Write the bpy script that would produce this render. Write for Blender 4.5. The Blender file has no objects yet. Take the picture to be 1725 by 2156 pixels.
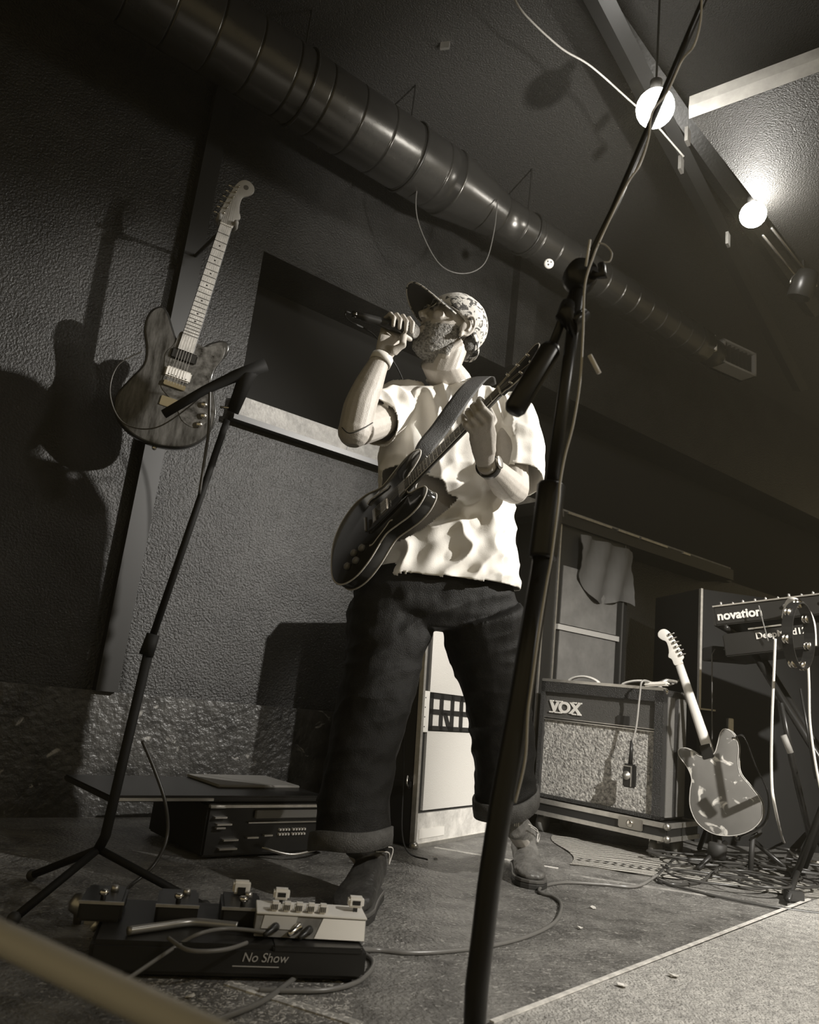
import bpy, bmesh, math, random
import numpy as np
from mathutils import Vector, Matrix, noise
random.seed(7)
SC = bpy.context.scene
COL = SC.collection
PI = math.pi
# ---------------------------------------------------------------- camera
F_PX = 1600.0
PITCH, ROLL = math.radians(13.5), math.radians(6.5)
CAM = Vector((0, 0, .54))
_F = Vector((0, math.cos(PITCH), math.sin(PITCH)))
_R0, _U0 = Vector((1, 0, 0)), Vector((0, -math.sin(PITCH), math.cos(PITCH)))
_R = math.cos(ROLL)*_R0 + math.sin(ROLL)*_U0
_U = -math.sin(ROLL)*_R0 + math.cos(ROLL)*_U0
cd = bpy.data.cameras.new('camera')
cam = bpy.data.objects.new('camera', cd)
COL.objects.link(cam)
cam.matrix_world = Matrix(((_R.x, _U.x, -_F.x, CAM.x), (_R.y, _U.y, -_F.y, CAM.y), (_R.z, _U.z, -_F.z, CAM.z), (0, 0, 0, 1)))
cd.sensor_fit = 'HORIZONTAL'; cd.sensor_width = 36; cd.lens = 36*F_PX/1725
cd.clip_start = .02; cd.clip_end = 60
cd.dof.use_dof = True; cd.dof.focus_distance = 2.5; cd.dof.aperture_fstop = 7.1
SC.camera = cam
# ---------------------------------------------------------------- world, exposure, big lights
w = bpy.data.worlds.new('world'); SC.world = w; w.use_nodes = True
bg = w.node_tree.nodes['Background']
bg.inputs[0].default_value = (1.0, .80, .45, 1)
bg.inputs[1].default_value = .21
SC.view_settings.view_transform = 'Standard'; SC.view_settings.look = 'None'
SC.view_settings.gamma = 1; SC.view_settings.exposure = 0; SC.view_settings.use_curve_mapping = False
LT = (1, .955, .88)
def spot(name, loc, target, power, size, blend=.3, radius=.06, col=LT):
    l = bpy.data.lights.new(name, 'SPOT'); l.energy = power; l.spot_size = math.radians(size)
    l.spot_blend = blend; l.shadow_soft_size = radius; l.color = col
    o = bpy.data.objects.new(name, l); COL.objects.link(o); o.location = loc
    o.rotation_euler = (Vector(target)-Vector(loc)).to_track_quat('-Z', 'Y').to_euler()
    return o
spot('key_spotlight', (3.45, 1.75, 2.60), (.26, 2.5, 1.50), 1350, 33, 1.0, .03)
spot('front_fill', (1.5, -.4, 3.0), (.25, 2.4, 1.2), 22, 34, .9, .03)  # added fill over the whole singer, not a stage lamp
spot('left_spotlight', (2.2, .3, 3.0), (-.83, 2.6, 1.95), 90, 12, 1.0, .05)
spot('duct_spotlight', (1.6, .4, .8), (.15, 3.5, 3.0), 620, 32, 1.0, .05)
spot('amp_spotlight', (2.3, -.1, 2.6), (1.35, 3.4, .5), 1050, 36, .8, .03)
spot('floor_spotlight', (2.4, .3, 2.6), (1.15, 1.75, 0), 700, 47, 1.0, .04)
spot('cabinet_fill', (2.9, 1.1, 1.9), (.40, 3.25, .45), 300, 20, 1.0, .03)  # added only to brighten the cream cabinet
spot('rim_fill', (2.2, .6, 1.9), (.25, 1.15, 1.15), 60, 38, .9, .03)  # added rim fill for the near stand and its cable

# ---------------------------------------------------------------- geometry of the picture -> places in the room
def ray(x, y): return _F + _R*((x-862.5)/F_PX) - _U*((y-1078)/F_PX)
def P(x, y, d):
    v = ray(x, y); return CAM + v*(d/v.y)
def Z(x, y, z=0.0):
    v = ray(x, y); return CAM + v*((z-CAM.z)/v.z)
KW = 1.12
def zz(z): return .54+(z-.54)*KW
W0 = Vector((-.642*KW, 2.793*KW, 0)); WU = Vector((.8, .6, 0)); WN = Vector((.6, -.8, 0)); UP = Vector((0, 0, 1))
def WP(s, off, z): return W0 + WU*s + WN*off + UP*z
def frame(o, x, z):
    x = Vector(x).normalized(); z = Vector(z); z = (z - x*z.dot(x)).normalized(); y = z.cross(x)
    return Matrix(((x.x, y.x, z.x, o[0]), (x.y, y.y, z.y, o[1]), (x.z, y.z, z.z, o[2]), (0, 0, 0, 1)))
WALLM = frame(W0, WU, UP)          # local x along wall, local y into the wall, z up

# ---------------------------------------------------------------- materials
MATS = {}
def mat(name, g, rough=.6, metal=0, var=0, vscale=8, bump=0, bscale=60, tint=(1, .965, .90), emit=0, spec=.5, stretch=None, fleck=0, fscale=20, flo=.62):
    if name in MATS: return MATS[name]
    m = bpy.data.materials.new(name); m.use_nodes = True
    nt = m.node_tree; b = nt.nodes['Principled BSDF']; L = nt.links
    c = (g*tint[0], g*tint[1], g*tint[2], 1)
    b.inputs['Base Color'].default_value = c
    b.inputs['Roughness'].default_value = rough; b.inputs['Metallic'].default_value = metal
    b.inputs['Specular IOR Level'].default_value = spec
    tc = nt.nodes.new('ShaderNodeTexCoord'); src = tc.outputs['Object']
    if stretch:
        mp = nt.nodes.new('ShaderNodeMapping'); mp.inputs['Scale'].default_value = stretch; L.new(src, mp.inputs[0]); src = mp.outputs[0]
    out = None
    if var:
        n = nt.nodes.new('ShaderNodeTexNoise'); n.inputs['Scale'].default_value = vscale; n.inputs['Detail'].default_value = 6
        n.inputs['Roughness'].default_value = .65
        L.new(src, n.inputs['Vector'])
        r = nt.nodes.new('ShaderNodeValToRGB'); e = r.color_ramp.elements
        e[0].position = .32; e[1].position = .68
        e[0].color = tuple(v*(1-var) for v in c[:3])+(1,); e[1].color = tuple(min(1, v*(1+var)) for v in c[:3])+(1,)
        L.new(n.outputs[0], r.inputs[0]); out = r.outputs[0]
    if fleck:
        n = nt.nodes.new('ShaderNodeTexNoise'); n.inputs['Scale'].default_value = fscale; n.inputs['Detail'].default_value = 3
        n.inputs['Distortion'].default_value = 1.2; L.new(src, n.inputs['Vector'])
        r = nt.nodes.new('ShaderNodeMapRange'); r.inputs[1].default_value = flo; r.inputs[2].default_value = flo+.06
        L.new(n.outputs[0], r.inputs[0])
        mx = nt.nodes.new('ShaderNodeMix'); mx.data_type = 'RGBA'
        L.new(r.outputs[0], mx.inputs[0])
        if out: L.new(out, mx.inputs[6])
        else: mx.inputs[6].default_value = c
        mx.inputs[7].default_value = (fleck*tint[0], fleck*tint[1], fleck*tint[2], 1); out = mx.outputs[2]
    if out: L.new(out, b.inputs['Base Color'])
    if bump:
        n = nt.nodes.new('ShaderNodeTexNoise'); n.inputs['Scale'].default_value = bscale; n.inputs['Detail'].default_value = 4
        L.new(src, n.inputs['Vector'])
        bp = nt.nodes.new('ShaderNodeBump'); bp.inputs['Strength'].default_value = min(1, bump); bp.inputs['Distance'].default_value = .01*max(1, bump)
        L.new(n.outputs[0], bp.inputs['Height']); L.new(bp.outputs[0], b.inputs['Normal'])
    if emit:
        b.inputs['Emission Color'].default_value = (1, .97, .90, 1); b.inputs['Emission Strength'].default_value = emit
    MATS[name] = m
    return m
M_WALL = mat('black painted plaster', .020, .42, var=.5, vscale=4, bump=.6, bscale=120)
M_WALLLOW = mat('scuffed black kickboard', .05, .38, var=.6, vscale=7, bump=.8, bscale=40, fleck=.32, fscale=11, flo=.67)
M_CEIL = mat('black textured ceiling', .045, .5, bump=.7, bscale=170)
M_FLOOR = mat('worn dark stage floor', .17, .38, var=.55, vscale=9, bump=.8, bscale=90, fleck=.36, fscale=75, flo=.60)
M_CARPET = mat('pale worn carpet', .42, .95, var=.35, vscale=40, bump=1, bscale=150)
M_BLACK = mat('black paint', .018, .4)
M_BLKM = mat('black metal', .02, .34)
M_MATTE = mat('matte black tube', .012, .7, spec=.25)
M_RUB = mat('black rubber', .03, .6)
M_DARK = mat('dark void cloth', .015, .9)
M_CHROME = mat('chrome', .8, .16, metal=1)
M_STEEL = mat('brushed steel', .5, .35, metal=1)
M_WOODL = mat('pale worn board', .30, .6, var=.35, vscale=14, bump=.4, bscale=60)
M_DUCT = mat('dull black duct metal', .08, .27, metal=.7, var=.12, vscale=6, bump=.10, bscale=14)
M_WHITE = mat('white plastic', .8, .5)
M_CREAM = mat('cream cabinet cloth', .60, .85, bump=.25, bscale=260)
M_TOLEX = mat('black grained vinyl', .032, .42, bump=.8, bscale=260)
M_GREYV = mat('grey vinyl', .20, .5, bump=.5, bscale=300)
M_GRILL = mat('speckled grille cloth', .42, .9, var=.75, vscale=75, bump=1, bscale=110)
M_ALU = mat('aluminium edging', .62, .36, metal=.85, var=.15, vscale=30)
M_SKIN = mat('skin', .46, .5, var=.08, vscale=40, bump=.15, bscale=300, tint=(1, .93, .84))
M_SHIRT = mat('white cotton', .84, .9, bump=.12, bscale=420)
M_TROU = mat('black heavy cotton', .012, .6, spec=.25, var=.25, vscale=35, bump=.35, bscale=330)
M_CAP = mat('pale faded patterned cotton', .55, .85, fleck=.06, fscale=42, flo=.52, bump=.3, bscale=260)
M_LEATH = mat('black leather', .04, .3, bump=.3, bscale=70, var=.3, vscale=18)
M_LEATHW = mat('lighter grey leather', .16, .42, bump=.5, bscale=60, var=.5, vscale=14)  # lighter grey copy of the leather, for the far boot
M_TXT = mat('white lettering', .85, .5)

# ---------------------------------------------------------------- builders
def tag(o, label=None, cat=None, group=None, kind=None):
    if label: o['label'] = label
    if cat: o['category'] = cat
    if group: o['group'] = group
    if kind: o['kind'] = kind
    return o
def thing(name, label, cat, loc, group=None):
    o = bpy.data.objects.new(name, None); COL.objects.link(o); o.location = loc; o.empty_display_size = .05
    return tag(o, label, cat, group)
def put(name, V, Fc, m, parent=None, smooth=False, label=None, M=None):
    me = bpy.data.meshes.new(name)
    if M is not None: V = [M @ Vector(v) for v in V]
    off = Vector((0, 0, 0)); p = parent
    while p is not None: off += p.location; p = p.parent
    if parent is not None: V = [Vector(v)-off for v in V]
    me.from_pydata([tuple(v) for v in V], [], Fc)
    if smooth: me.polygons.foreach_set('use_smooth', [True]*len(me.polygons))
    me.materials.append(m); me.update()
    o = bpy.data.objects.new(name, me); COL.objects.link(o); o.parent = parent
    if label: o['label'] = label
    return o
class MB:
    def __init__(s): s.V = []; s.F = []
    def add(s, V, Fc, M=None):
        n = len(s.V); s.V += [(M @ Vector(v)) if M is not None else Vector(v) for v in V]; s.F += [tuple(i+n for i in f) for f in Fc]; return s
    def box(s, a, b, M=None, bev=0.0):
        a = Vector(a); b = Vector(b); lo = Vector([min(a[i], b[i]) for i in range(3)]); hi = Vector([max(a[i], b[i]) for i in range(3)])
        if bev:
            bm = bmesh.new(); bmesh.ops.create_cube(bm, size=1)
            for v in bm.verts: v.co = Vector([(lo[i]+hi[i])/2 + v.co[i]*(hi[i]-lo[i]) for i in range(3)])
            bmesh.ops.bevel(bm, geom=list(bm.edges), offset=bev, segments=2, affect='EDGES')
            bm.verts.index_update()
            V = [v.co.copy() for v in bm.verts]; Fc = [tuple(v.index for v in f.verts) for f in bm.faces]; bm.free()
            return s.add(V, Fc, M)
        x0, y0, z0 = lo; x1, y1, z1 = hi
        return s.add([(x0,y0,z0),(x1,y0,z0),(x1,y1,z0),(x0,y1,z0),(x0,y0,z1),(x1,y0,z1),(x1,y1,z1),(x0,y1,z1)],
                     [(0,3,2,1),(4,5,6,7),(0,1,5,4),(1,2,6,5),(2,3,7,6),(3,0,4,7)], M)
    def rings(s, R, cap=True, closed=False, M=None):
        n = len(R[0]); V = [v for r in R for v in r]; Fc = []
        k = len(R)
        for i in range(k if closed else k-1):
            a = i*n; b = ((i+1) % k)*n
            for j in range(n): Fc.append((a+j, a+(j+1) % n, b+(j+1) % n, b+j))
        if cap and not closed: Fc += [tuple(range(n))[::-1], tuple(range((k-1)*n, k*n))]
        return s.add(V, Fc, M)
    def tube(s, pts, r, n=10, closed=False, M=None, flat=None, side=None):
        pts = [Vector(p) for p in pts]; k = len(pts)
        rs = r if isinstance(r, (list, tuple)) else [r]*k
        R = []; prev = None
        for i in range(k):
            if closed: t = pts[(i+1) % k]-pts[i-1]
            else: t = pts[min(i+1, k-1)]-pts[max(i-1, 0)]
            t.normalize()
            if side is not None: u = Vector(side[i] if isinstance(side, list) else side)
            elif prev is None: u = Vector((0, 0, 1)) if abs(t.z) < .9 else Vector((1, 0, 0))
            else: u = prev
            u = (u - t*u.dot(t)).normalized(); prev = u; v = t.cross(u)
            ru, rv = rs[i] if isinstance(rs[i], (tuple, list)) else (rs[i], rs[i]*(flat or 1))
            R.append([pts[i] + u*(ru*math.cos(2*PI*j/n)) + v*(rv*math.sin(2*PI*j/n)) for j in range(n)])
        return s.rings(R, True, closed, M)
    def cyl(s, a, b, r, n=16, r2=None, M=None): return s.tube([a, b], [r, r2 if r2 is not None else r], n, M=M)
    def lathe(s, prof, o, ax, n=20, M=None):     # prof: (radius, height)
        ax = Vector(ax).normalized(); u = ax.orthogonal().normalized(); v = ax.cross(u); o = Vector(o)
        return s.rings([[o+ax*h+u*(max(r, 1e-4)*math.cos(2*PI*j/n))+v*(max(r, 1e-4)*math.sin(2*PI*j/n)) for j in range(n)] for r, h in prof], True, M=M)
    def ball(s, c, r, n=14, M=None, R=None):
        r = (r, r, r) if not isinstance(r, (tuple, list)) else r; c = Vector(c)
        rr = []
        for i in range(1, n):
            a = PI*i/n-PI/2
            ring = []
            for j in range(n*2):
                q = Vector((r[0]*math.cos(a)*math.cos(PI*j/n), r[1]*math.cos(a)*math.sin(PI*j/n), r[2]*math.sin(a)))
                ring.append(c+(R @ q if R is not None else q))
            rr.append(ring)
        return s.rings(rr, True, M=M)
    def prism(s, pts, z0, z1, bev=0, M=None):     # pts: (x,y) outline, counter-clockwise
        n = len(pts)
        def inset(d):
            o = []
            for i in range(n):
                a = Vector(pts[i-1]); b = Vector(pts[(i+1) % n]); t = (b-a).normalized() if (b-a).length > 1e-9 else Vector((1, 0))
                o.append((pts[i][0]-t.y*d, pts[i][1]+t.x*d))
            return o
        lv = [(0, z0), (0, z1)] if not bev else [(bev, z0), (bev*.3, z0+bev*.3), (0, z0+bev), (0, z1-bev), (bev*.3, z1-bev*.3), (bev, z1)]
        return s.rings([[(x, y, z) for x, y in inset(d)] for d, z in lv], True, M=M)
    def build(s, name, m, parent=None, smooth=False, label=None): return put(name, s.V, s.F, m, parent, smooth, label)
def crom(pts, k=8, closed=False):
    pts = [Vector(p) for p in pts]; n = len(pts); out = []
    for i in range(n if closed else n-1):
        g = (lambda q: pts[q % n]) if closed else (lambda q: pts[max(0, min(n-1, q))])
        a, b, c, d = g(i-1), g(i), g(i+1), g(i+2)
        for j in range(k):
            t = j/k; out.append(.5*((2*b)+(c-a)*t+(2*a-5*b+4*c-d)*t*t+(3*b-a-3*c+d)*t**3))
    if not closed: out.append(pts[-1].copy())
    return out
def arr(m, n):
    return [m]*n
def text(name, s, size, M, m, parent, depth=.002, bold=0.0, label=None, shear=0, sx=1):
    cu = bpy.data.curves.new('t', 'FONT'); cu.body = s; cu.size = size; cu.extrude = depth; cu.offset = bold; cu.shear = shear; cu.align_x = 'LEFT'
    o = bpy.data.objects.new('t', cu); COL.objects.link(o)
    bpy.context.view_layer.update()
    me = bpy.data.meshes.new_from_object(o.evaluated_get(bpy.context.evaluated_depsgraph_get()))
    V = [(v.co.x*sx, v.co.y, v.co.z) for v in me.vertices]; Fc = [tuple(p.vertices) for p in me.polygons]
    bpy.data.objects.remove(o)
    return put(name, V, Fc, m, parent, False, label, M)
# ================================================================ the setting
def struct(o): o['kind'] = 'structure'; return o
def wbox(mb, s0, s1, o0, o1, z0, z1): return mb.box((s0, -o0, z0), (s1, -o1, z1), WALLM)
CEIL = 3.25
struct(MB().box((-3.2, -1.2, -.1), (5.2, 7.5, 0)).build('floor', M_FLOOR))
mb = MB()
wbox(mb, -3.0, -.075*KW, 0, -.3, 0, CEIL)
wbox(mb, -.075*KW, 6.9, 0, -.3, 0, zz(1.49))
wbox(mb, -.075*KW, 6.9, 0, -.3, zz(2.205), CEIL)
wl = struct(mb.build('wall_left', M_WALL))
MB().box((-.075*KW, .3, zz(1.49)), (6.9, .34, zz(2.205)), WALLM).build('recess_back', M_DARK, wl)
struct(wbox(MB(), -3.0, 6.9, .022, 0, 0, zz(.445)).build('baseboard_left', M_WALLLOW))
t1 = struct(wbox(MB(), -.09*KW, 3.8, .05, -.12, zz(1.492), zz(1.565)).build('trim_1', M_WOODL))
MB().box((-.10*KW, -.056, zz(1.468)), (3.8, .0, zz(1.490)), WALLM).build('shadow_gap_strip', M_BLACK, t1, label='black strip painting the shadow gap under the pale board')  # black strip paints the shadow gap below the board
for s in (.46, 1.3): MB().box((s, -.0515, zz(1.494)), (s+.004, -.049, zz(1.563)), WALLM).build('board_joint', M_BLACK, t1)
struct(wbox(MB(), -.395*KW, -.325*KW, .045, 0, zz(.445), CEIL).build('trim_neck_shadow', M_BLACK))  # black strip standing in for the hung guitar neck's cast shadow
struct(wbox(MB(), 1.30*KW, 1.44*KW, .06, 0, zz(2.205), CEIL).build('trim_3', M_WALL))
struct(MB().box((-3.2, -1.2, CEIL), (5.2, 7.5, CEIL+.1)).build('ceiling', M_CEIL))
struct(MB().box((3.6, 3.9, 0), (5.3, 4.1, CEIL)).build('wall_right', M_DARK))
# lowered soffit by the bulbs (right) and the track beam beside it
A, B, Cc = Z(1452, 245, 2.75), Z(1700, 565, 2.75), Z(1700, 155, 2.75)
ab = (B-A).normalized(); ac = (Cc-A).normalized()
sof = [A, A+ab*4, A+ab*4+ac*2.6, A+ac*2.6]
V = [Vector((p.x, p.y, z)) for z in (2.752, 2.80) for p in sof]
struct(put('trim_4', V, [(0,3,2,1),(4,5,6,7),(0,1,5,4),(1,2,6,5),(2,3,7,6),(3,0,4,7)], M_CEIL))
c1, c2 = Z(1340, 150, 3.0), Z(1580, 615, 3.0)
d2 = (c2-c1).normalized(); pn = Vector((-d2.y, d2.x, 0))
struct(MB().tube([c1-d2*1.2, c2+d2*1.5], [(.05, .012)]*2, 4, side=pn).build('trim_5', mat('dark steel track', .012, .5)))
mid1, mid2 = Z(1418, 235, 3.05), Z(1665, 585, 3.05)
struct(MB().tube([mid1-(mid2-mid1)*.8, mid2+(mid2-mid1)*.3], [(.055, .03)]*2, 4, side=pn).build('trim_6', mat('brown painted track beam', .015, .45, bump=.2)))

an_ = Vector((ab.x-ac.x*ab.dot(ac), ab.y-ac.y*ab.dot(ac), 0)).normalized()
struct(MB().tube([A+ac*.0+UP*.035-an_*.005, A+ac*2.6+UP*.035-an_*.005], [(.006, .05)]*2, 4, side=an_).build('trim_8', mat('soffit edge painted lit', .34, .6, var=.2, vscale=12)))  # soffit's lit front face, its brightness put into a pale colour
# ---- stage deck seams, tape and carpet
def strip(name, a, b, wd, z, m, label, cat, h=.003):
    a = Z(*a); b = Z(*b); d = (b-a).normalized(); nn = Vector((-d.y, d.x, 0))*wd/2; V = []
    for zz in (z, z+h):
        for p in (a-nn, b-nn, b+nn, a+nn): V.append(Vector((p.x, p.y, zz)))
    o = put(name, V, [(0,3,2,1),(4,5,6,7),(0,1,5,4),(1,2,6,5),(2,3,7,6),(3,0,4,7)], m)
    return tag(o, label, cat)
M_TAPE = mat('pale tape edge', .62, .55, var=.3, vscale=40)
strip('deck_edge_strip', (1035, 2162), (1705, 1898), .010, .0065, M_TAPE, 'thin pale metal strip along the edge of the light carpet at the front', 'edging')
strip('deck_edge_strip', (915, 1785), (1176, 1829), .008, 0, M_TAPE, 'short pale seam strip on the floor between the cabinet and the left boot', 'edging')
strip('deck_edge_strip', (1200, 1842), (1652, 1912), .010, 0, mat('dull seam', .28, .6, var=.4, vscale=30), 'dull seam strip running across the floor in front of the patterned rug', 'edging')
strip('gaffer_tape', (478, 2071), (760, 2160), .022, 0, mat('scratched tape', .34, .5, fleck=.75, fscale=60, flo=.5, bump=.6), 'scratched pale tape strip on the floor at the front left', 'tape')
a_, b_ = Z(1035, 2166), Z(1712, 1900)
dd = (b_-a_).normalized(); nn = Vector((dd.y, -dd.x, 0))
car = [a_-dd*.8, b_+dd*.12, b_+dd*.12+nn*2.2, a_-dd*.8+nn*2.2]
struct(put('trim_7', [Vector((p.x, p.y, z)) for z in (0.0, .006) for p in car], [(0,3,2,1),(4,5,6,7),(0,1,5,4),(1,2,6,5),(2,3,7,6),(3,0,4,7)], M_CARPET))
rnd = random.Random(3)
for (x, y, s, lab) in [(917,1807,.012,'small white paper scrap on the floor beside the cream speaker cabinet'),(1250,1914,.012,'white paper scrap on the dark floor right of the curling cable'),
                  (1222,1957,.008,'smaller white scrap on the dark floor below the paper scrap'),(1418,2058,.014,'folded pale scrap on the light carpet, right one'),
                  (1312,2078,.013,'crumpled white scrap on the light carpet, left one'),(400,2102,.010,'white chip on the rough floor at the front left')]:
    c = Z(x, y, .0065 if y > 2050 and x > 1000 else 0)
    V = []; n = 7
    for k in range(n): V.append(c+Vector((math.cos(2*PI*k/n)*s*rnd.uniform(.5, 1.1), math.sin(2*PI*k/n)*s*rnd.uniform(.5, 1.1), rnd.uniform(.001, .006))))
    V += [v+Vector((0, 0, .0015)) for v in V]
    tag(put('paper_scrap', V, [tuple(range(n))[::-1], tuple(range(n, 2*n))]+[(k, (k+1) % n, n+(k+1) % n, n+k) for k in range(n)], M_WHITE), lab, 'litter')
# rough grit at the front left, far too many to count
g = MB(); rr = random.Random(5)
for k in range(900):
    x = rr.uniform(290, 740); y = rr.uniform(2060, 2156)
    if (x-290)*.12+2050 > y and x < 600: continue
    c = Z(x, y); s = rr.uniform(.0008, .0026); an = rr.uniform(0, PI)
    dx = Vector((math.cos(an), math.sin(an), 0))*s*2; dy = Vector((-math.sin(an), math.cos(an), 0))*s*.6; up = Vector((0, 0, s*.5))
    g.add([c-dx-dy, c+dx-dy, c+dx+dy, c-dx+dy, c+up], [(0,1,4),(1,2,4),(2,3,4),(3,0,4)])
tag(g.build('floor_grit', mat('glittering grit', .45, .3)), 'pale grit and scuffs scattered on the floor at the front left', 'grit', kind='stuff')

# ---- duct: along the wall, with the cone reducer
def DP(s): return WP(s, .47, zz(2.615))
def ds(x, y):       # length along the duct axis of the point seen there
    v = ray(x, y); t = (.47-(CAM-W0).dot(WN))/v.dot(WN); return (CAM+v*t-W0).dot(WU)
s0, s1, s2, s3 = -1.1, ds(940, 370), ds(1045, 440), ds(1478, 740)
Rb, Rs = .153, .104
duct = thing('ventilation_duct', 'dark round spiral ventilation duct with cone reducer under the ceiling', 'duct', DP(.5))
def drings(ss, rad, name, lab=None):
    pr = []
    mbb = MB(); mbb.tube([DP(a) for a in ss], rad, 40); return mbb.build(name, M_DUCT, duct, True, lab)
def seamed(a, b, r, step):
    ss = [a]; rs = [r]; x = a+step
    while x < b-.02:
        ss += [x-.012, x-.008, x-.004, x-.002, x+.002, x+.004, x+.008, x+.012]; rs += [r, r, r, r-.006, r-.006, r, r, r]; x += step
    return ss+[b], rs+[r]
drings(*seamed(s0, s1, Rb, .155), 'wide_section')
drings([s1, s1+.01, s2-.01, s2], [Rb+.004, Rb+.004, Rs+.006, Rs+.006], 'cone_reducer')
drings(*seamed(s2, s3, Rs, .13), 'narrow_section')
for s in (ds(640, 120), ds(860, 300), ds(1110, 480)):
    r = Rb if s < s1 else Rs
    MB().tube([DP(s)+(UP*math.cos(a)+WN*math.sin(a))*(r+.004) for a in [2*PI*k/28 for k in range(28)]], (.006), 6, True).build('hanger_band', M_BLKM, duct, True)
for s in (ds(640, 120), ds(860, 300), ds(1110, 480)):
    r = Rb if s < s1 else Rs
    MB().cyl(DP(s)+UP*r, Vector((DP(s).x, DP(s).y, CEIL)), .004, 6).build('hanger_rod', M_BLKM, duct)
lp = crom([P(888, 350, 3.0), P(876, 420, 2.95), P(885, 480, 2.97), P(925, 555, 3.0), P(975, 576, 3.02), P(1020, 555, 3.05), P(1040, 490, 3.07), P(1048, 420, 3.1)], 8)
tag(MB().tube(lp, .0028, 6).build('hanging_cable_loop', mat('grey thin cable', .12, .5), smooth=True), 'thin cable looping down beneath the duct above the cap', 'cable')
# vent grille box at the duct end
vc = [P(1527, 712, 4.4), P(1592, 765, 4.55), P(1592, 810, 4.55), P(1524, 762, 4.4)]
vo = vc[3]; vx = (vc[2]-vc[3]); vw = vx.length; vx.z = 0; vh = (vc[0]-vc[3]).length
VM = frame(vo, vx, UP)
vg = thing('air_vent', 'rectangular vent grille with pale frame beyond the far end of the duct', 'vent', vo)
f = MB()
for a, b in (((0, 0, 0), (vw, .12, .014)), ((0, 0, vh-.014), (vw, .12, vh)), ((0, 0, 0), (.016, .12, vh)), ((vw-.016, 0, 0), (vw, .12, vh))): f.box(a, b, VM)
f.build('frame', mat('grey painted frame', .32, .5), vg)
MB().box((0, .1, 0), (vw, .14, vh), VM).build('back', M_DARK, vg)
for k in range(7):
    x = .02+(vw-.04)*(k+.5)/7
    MB().box((x-.002, .01, .014), (x+.002, .09, vh-.014), VM).build('slat', M_STEEL, vg)
sm = P(1503, 738, 4.3)
MB().lathe([(.02, 0), (.02, .05), (.012, .052), (.012, .10)], sm, (0, 0, 1), 14).build('collar', M_WHITE, vg, True, 'short pale collar beside the grille')
MB().tube([DP(s3-.02), DP(s3)+WU*.12, vo+VM.to_3x3() @ Vector((0, .12, vh/2))], [Rs*.8, .09, .06], 20).build('end_fitting', M_BLACK, vg, True)

# ---- pendant bulbs and track
def bulb(px, py, z, lab, watt, r=.042):
    c = Z(px, py, z)
    t = thing('light_bulb', lab, 'bulb', c, 'bare bulbs under the ceiling')
    b = MB().ball(c, r, 12).build('glass_bulb', mat('glowing bulb glass', .9, .4, emit=60), t, True)
    MB().lathe([(.016, r*.8), (.018, r*.8+.02), (.022, r*.8+.022), (.022, r*.8+.06), (.004, r*.8+.062), (.004, CEIL-z)], c, UP, 14).build('socket', M_BLACK, t, True)
    l = bpy.data.lights.new('bulb_light', 'POINT'); l.energy = watt; l.color = LT; l.shadow_soft_size = r
    o = bpy.data.objects.new('bulb_light', l); COL.objects.link(o); o.location = c-UP*(r+.012)-Vector((0, .06, 0))
bulb(1380, 228, 2.64, 'glowing bulb half hidden behind the cable of the microphone stand', 3.5, .066)
bulb(1586, 452, 2.69, 'glowing bulb under the dark track beam nearest the right edge', 6.5, .054)
for k, (x, y) in enumerate([(1448, 296), (1434, 355), (1533, 512)]):
    q = Z(x, y, 2.70)
    o = MB().box((-.018, -.006, -.012), (.018, .006, .05), frame(q, d2, UP)).build('track_clip', M_ALU)
    tag(o, ['small bright metal clip on the track, nearest the half-hidden bulb', 'bright metal clip on the thin track left of the beam', 'bright clip on the track left of the lower bulb'][k], 'clip')
for k, (a, b) in enumerate([((1606, 495), (1692, 600)), ((1625, 480), (1700, 575))]):
    o = MB().cyl(Z(*a, 2.70), Z(*b, 2.70), .006, 8).build('conduit_pipe', M_STEEL, smooth=True)
    tag(o, ['thin steel conduit beside the lower bulb, inner one', 'thin steel conduit beside the lower bulb, outer one'][k], 'pipe')
q = Z(1692, 600, 2.62)
lf = thing('stage_lamp', 'dark round stage lamp hanging at the right edge under the track', 'stage light', q)
MB().lathe([(.0, .07), (.045, .065), (.055, .02), (.055, -.06), (.05, -.065), (.045, -.02), (0, -.01)], q, (.2, -.3, .9), 18).build('housing', M_BLKM, lf, True)
MB().cyl(q+UP*.06, Vector((q.x, q.y, CEIL)), .006, 8).build('hanger', M_BLKM, lf)
MB().tube([q+Vector((math.cos(a)*.062, 0, math.sin(a)*.062)) for a in [PI*k/10 for k in range(11)]], .005, 6).build('yoke', M_STEEL, lf, True)
q = P(1155, 557, 3.0)
pk = thing('reflector_puck', 'small white round fitting with dark spots in front of the duct', 'fitting', q)
MB().lathe([(.0, 0), (.019, .001), (.022, .006), (.022, .014), (.016, .02), (0, .021)], q, (0, -1, -.2), 16).build('disc', M_WHITE, pk, True)
for a in (.5, 2.4, 4.4): MB().lathe([(.004, .019), (.003, .024)], q+Vector((math.cos(a)*.009, 0, math.sin(a)*.009)), (0, -1, -.2), 8).build('hole', M_BLACK, pk)
MB().cyl(q+UP*.015, DP(ds(1155, 557))-UP*.1, .002, 5).build('wire', M_BLKM, pk)
q = Z(937, 98, CEIL-.02)
tag(MB().box((-.02, -.006, -.012), (.02, .006, .02), frame(q, (1, -.3, 0), UP)).build('ceiling_hook', M_ALU), 'tiny bright metal hook on the dark ceiling above the duct', 'hook')
pts = crom([P(1080, -10, 2.2), P(1105, 30, 2.22), P(1180, 100, 2.3), P(1245, 140, 2.35), P(1330, 215, 2.45), P(1370, 250, 2.5), Z(1440, 330, 2.72)], 8)
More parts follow.
